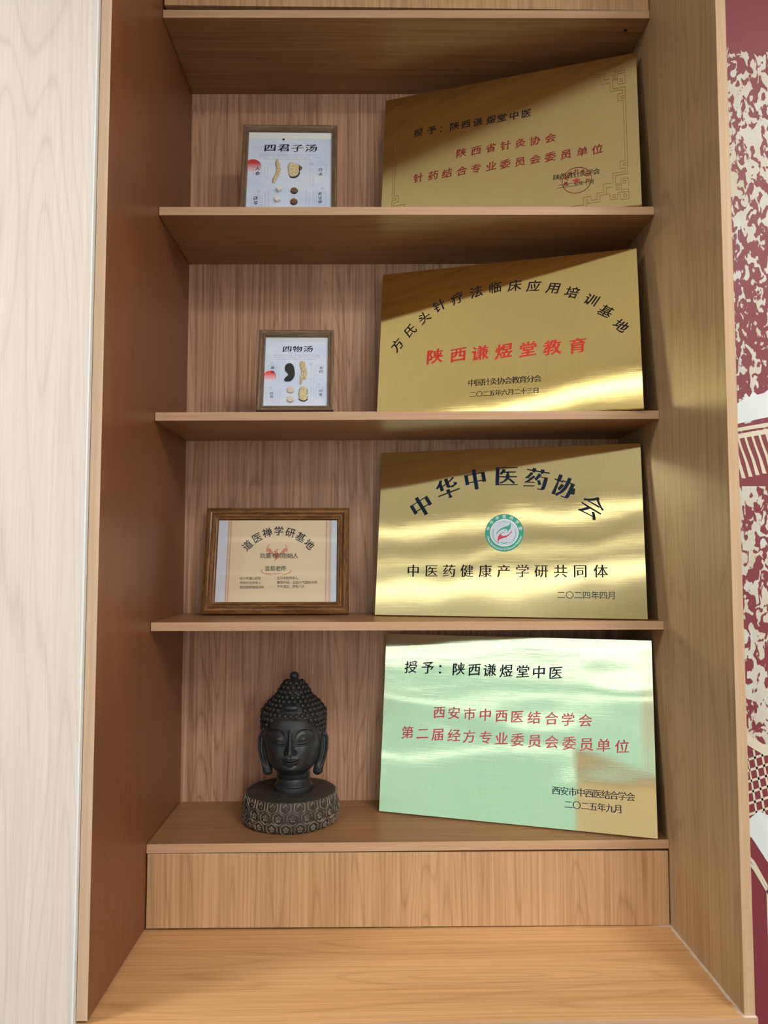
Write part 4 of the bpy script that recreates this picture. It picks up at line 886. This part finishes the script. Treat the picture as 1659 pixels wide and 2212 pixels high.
# curls, row by row up the skull
def snail():
    """small domed curl with a coiled ridge"""
    V=[(0,0,.0058)];F=[];K=12;rings=[(.0016,.0056),(.0026,.0047),(.0036,.0046),(.0050,.0030),(.0056,.0006),(.0050,-.0015)]
    for r,z in rings:
        for i in range(K): V.append((r*math.cos(2*PI*i/K),r*math.sin(2*PI*i/K),z))
    for i in range(K): F.append((0,1+i,1+(i+1)%K))
    for j in range(len(rings)-1):
        for i in range(K): F.append((1+j*K+i,1+(j+1)*K+i,1+(j+1)*K+(i+1)%K,1+j*K+(i+1)%K))
    me=mesh('hair_curl',V,F,True); me.materials.append(m_curl); return me
cm=snail(); rest=bmesh.new(); cnt=0
zz=.066; rows=[]; 
while zz<.2495:
    rows.append(zz)
    a0,f0=np.interp(zz,Kz,Ka),np.interp(zz,Kz,Kf); step=.0006; acc=0; z2=zz
    while acc<.0114 and z2<.2535:
        a1,f1=np.interp(z2+step,Kz,Ka),np.interp(z2+step,Kz,Kf); a_,f_2=np.interp(z2,Kz,Ka),np.interp(z2,Kz,Kf)
        acc+=math.hypot(step,((a1-a_)+(f1-f_2))/2); z2+=step
    zz=z2
jewel=(0,.196)
for ri,z in enumerate(rows):
    per=2*PI*(np.interp(z,Kz,Ka)+np.interp(z,Kz,Kf)+np.interp(z,Kz,Kb))/3; m_=max(5,int(per/.0121))
    for i in range(m_):
        p=2*PI*(i+.5*(ri%2))/m_; p=p-2*PI if p>PI else p
        if z<hairline(p)+.002: continue
        x,y=surf(p,z); 
        if abs(x)<.0185 and y>0 and abs(z-jewel[1])<.0078: continue
        if abs(p)>math.radians(62) and z<.135 and abs(p)<math.radians(100): continue
        x1,y1=surf(p+.02,z); x0,y0=surf(p-.02,z); xu,yu=surf(p,min(.2534,z+.002)); xd,yd=surf(p,z-.002)
        tx=Vector((x1-x0,-(y1-y0),0)); tz=Vector((xu-xd,-(yu-yd),min(.2534,z+.002)-(z-.002))); nn=tx.cross(tz).normalized()
        if nn.dot(Vector((x,-y,.02)))<0: nn=-nn
        s=1.06
        Mx=Matrix.Translation((HX+x,-y,HZ+z))@nn.to_track_quat('Z','Y').to_matrix().to_4x4()@Matrix.Scale(s,4)
        if abs(p)<math.radians(112) and cnt<298:
            o=new_obj('hair_curl',cm,head); o.matrix_local=Mx; cnt+=1
        else:
            t_=bmesh.new(); t_.from_mesh(cm); t_.transform(Mx); tmp=bpy.data.meshes.new('t'); t_.to_mesh(tmp); t_.free(); rest.from_mesh(tmp); bpy.data.meshes.remove(tmp)
me=bpy.data.meshes.new('hair_curls_behind'); rest.to_mesh(me); rest.free(); me.polygons.foreach_set('use_smooth',[True]*len(me.polygons))
o=new_obj('curls_behind',me,head,m_curl); o['kind']='stuff'
print('curls',cnt)
def ellipsoid(name,c,r,parent,mat,rot=0):
    bm=bmesh.new(); bmesh.ops.create_uvsphere(bm,u_segments=28,v_segments=16,radius=1); bmesh.ops.transform(bm,matrix=Matrix.Translation(c)@Matrix.Rotation(rot,4,'X')@Matrix.Diagonal((*r,1)),verts=bm.verts)
    for f in bm.faces: f.smooth=True
    me=bpy.data.meshes.new(name); bm.to_mesh(me); bm.free(); return new_obj(name,me,parent,mat)
ellipsoid('finial',(HX,0,HZ+.2572),(.0108,.0108,.0102),head,m_st)
jx,jy=surf(0,jewel[1]); ellipsoid('hair_jewel',(HX,-jy-.0045,HZ+jewel[1]),(.0160,.0052,.0064),head,m_st,-.55)
# long ears
def ear(sd):
    V=[];F=[];K=28;Lr=30
    for j in range(Lr+1):
        t=j/Lr; z=.134-.098*t
        xc=float(np.interp(t,[0,.15,.4,.6,.8,1],[.0680,.0705,.0705,.0660,.0590,.0555])); hw=float(np.interp(t,[0,.03,.12,.4,.62,.8,.93,.98,1],[.0008,.0056,.0102,.0100,.0094,.0108,.0108,.0072,.0006]))
        hd=float(np.interp(t,[0,.03,.12,.5,.8,.94,1],[.0008,.0055,.0085,.0078,.0068,.0060,.0006])); yf=float(np.interp(t,[0,.2,.6,1],[.004,.008,.014,.018]))
        for i in range(K):
            a=2*PI*i/K; u=math.cos(a); v=math.sin(a)
            dent=0
            if v>0 and .07<t<.80: dent=.0062*ex(((u+.05)/.42)**4)*min(1,(t-.07)/.06)*min(1,(.80-t)/.14)
            V.append((HX+sd*(xc+hw*u+(v*.0025)),-(yf+hd*v-dent),HZ+z))
    for j in range(Lr):
        for i in range(K): F.append((j*K+i,j*K+(i+1)%K,(j+1)*K+(i+1)%K,(j+1)*K+i))
    F+=[list(range(K)),list(range(Lr*K,(Lr+1)*K))[::-1]]
    me=mesh('ear',V,F,True); bm=bmesh.new(); bm.from_mesh(me); bmesh.ops.recalc_face_normals(bm,faces=bm.faces); bm.to_mesh(me); bm.free()
    return new_obj('ear',me,head,m_st)
ear(-1); ear(1)
bpy.data.objects.remove(FO)
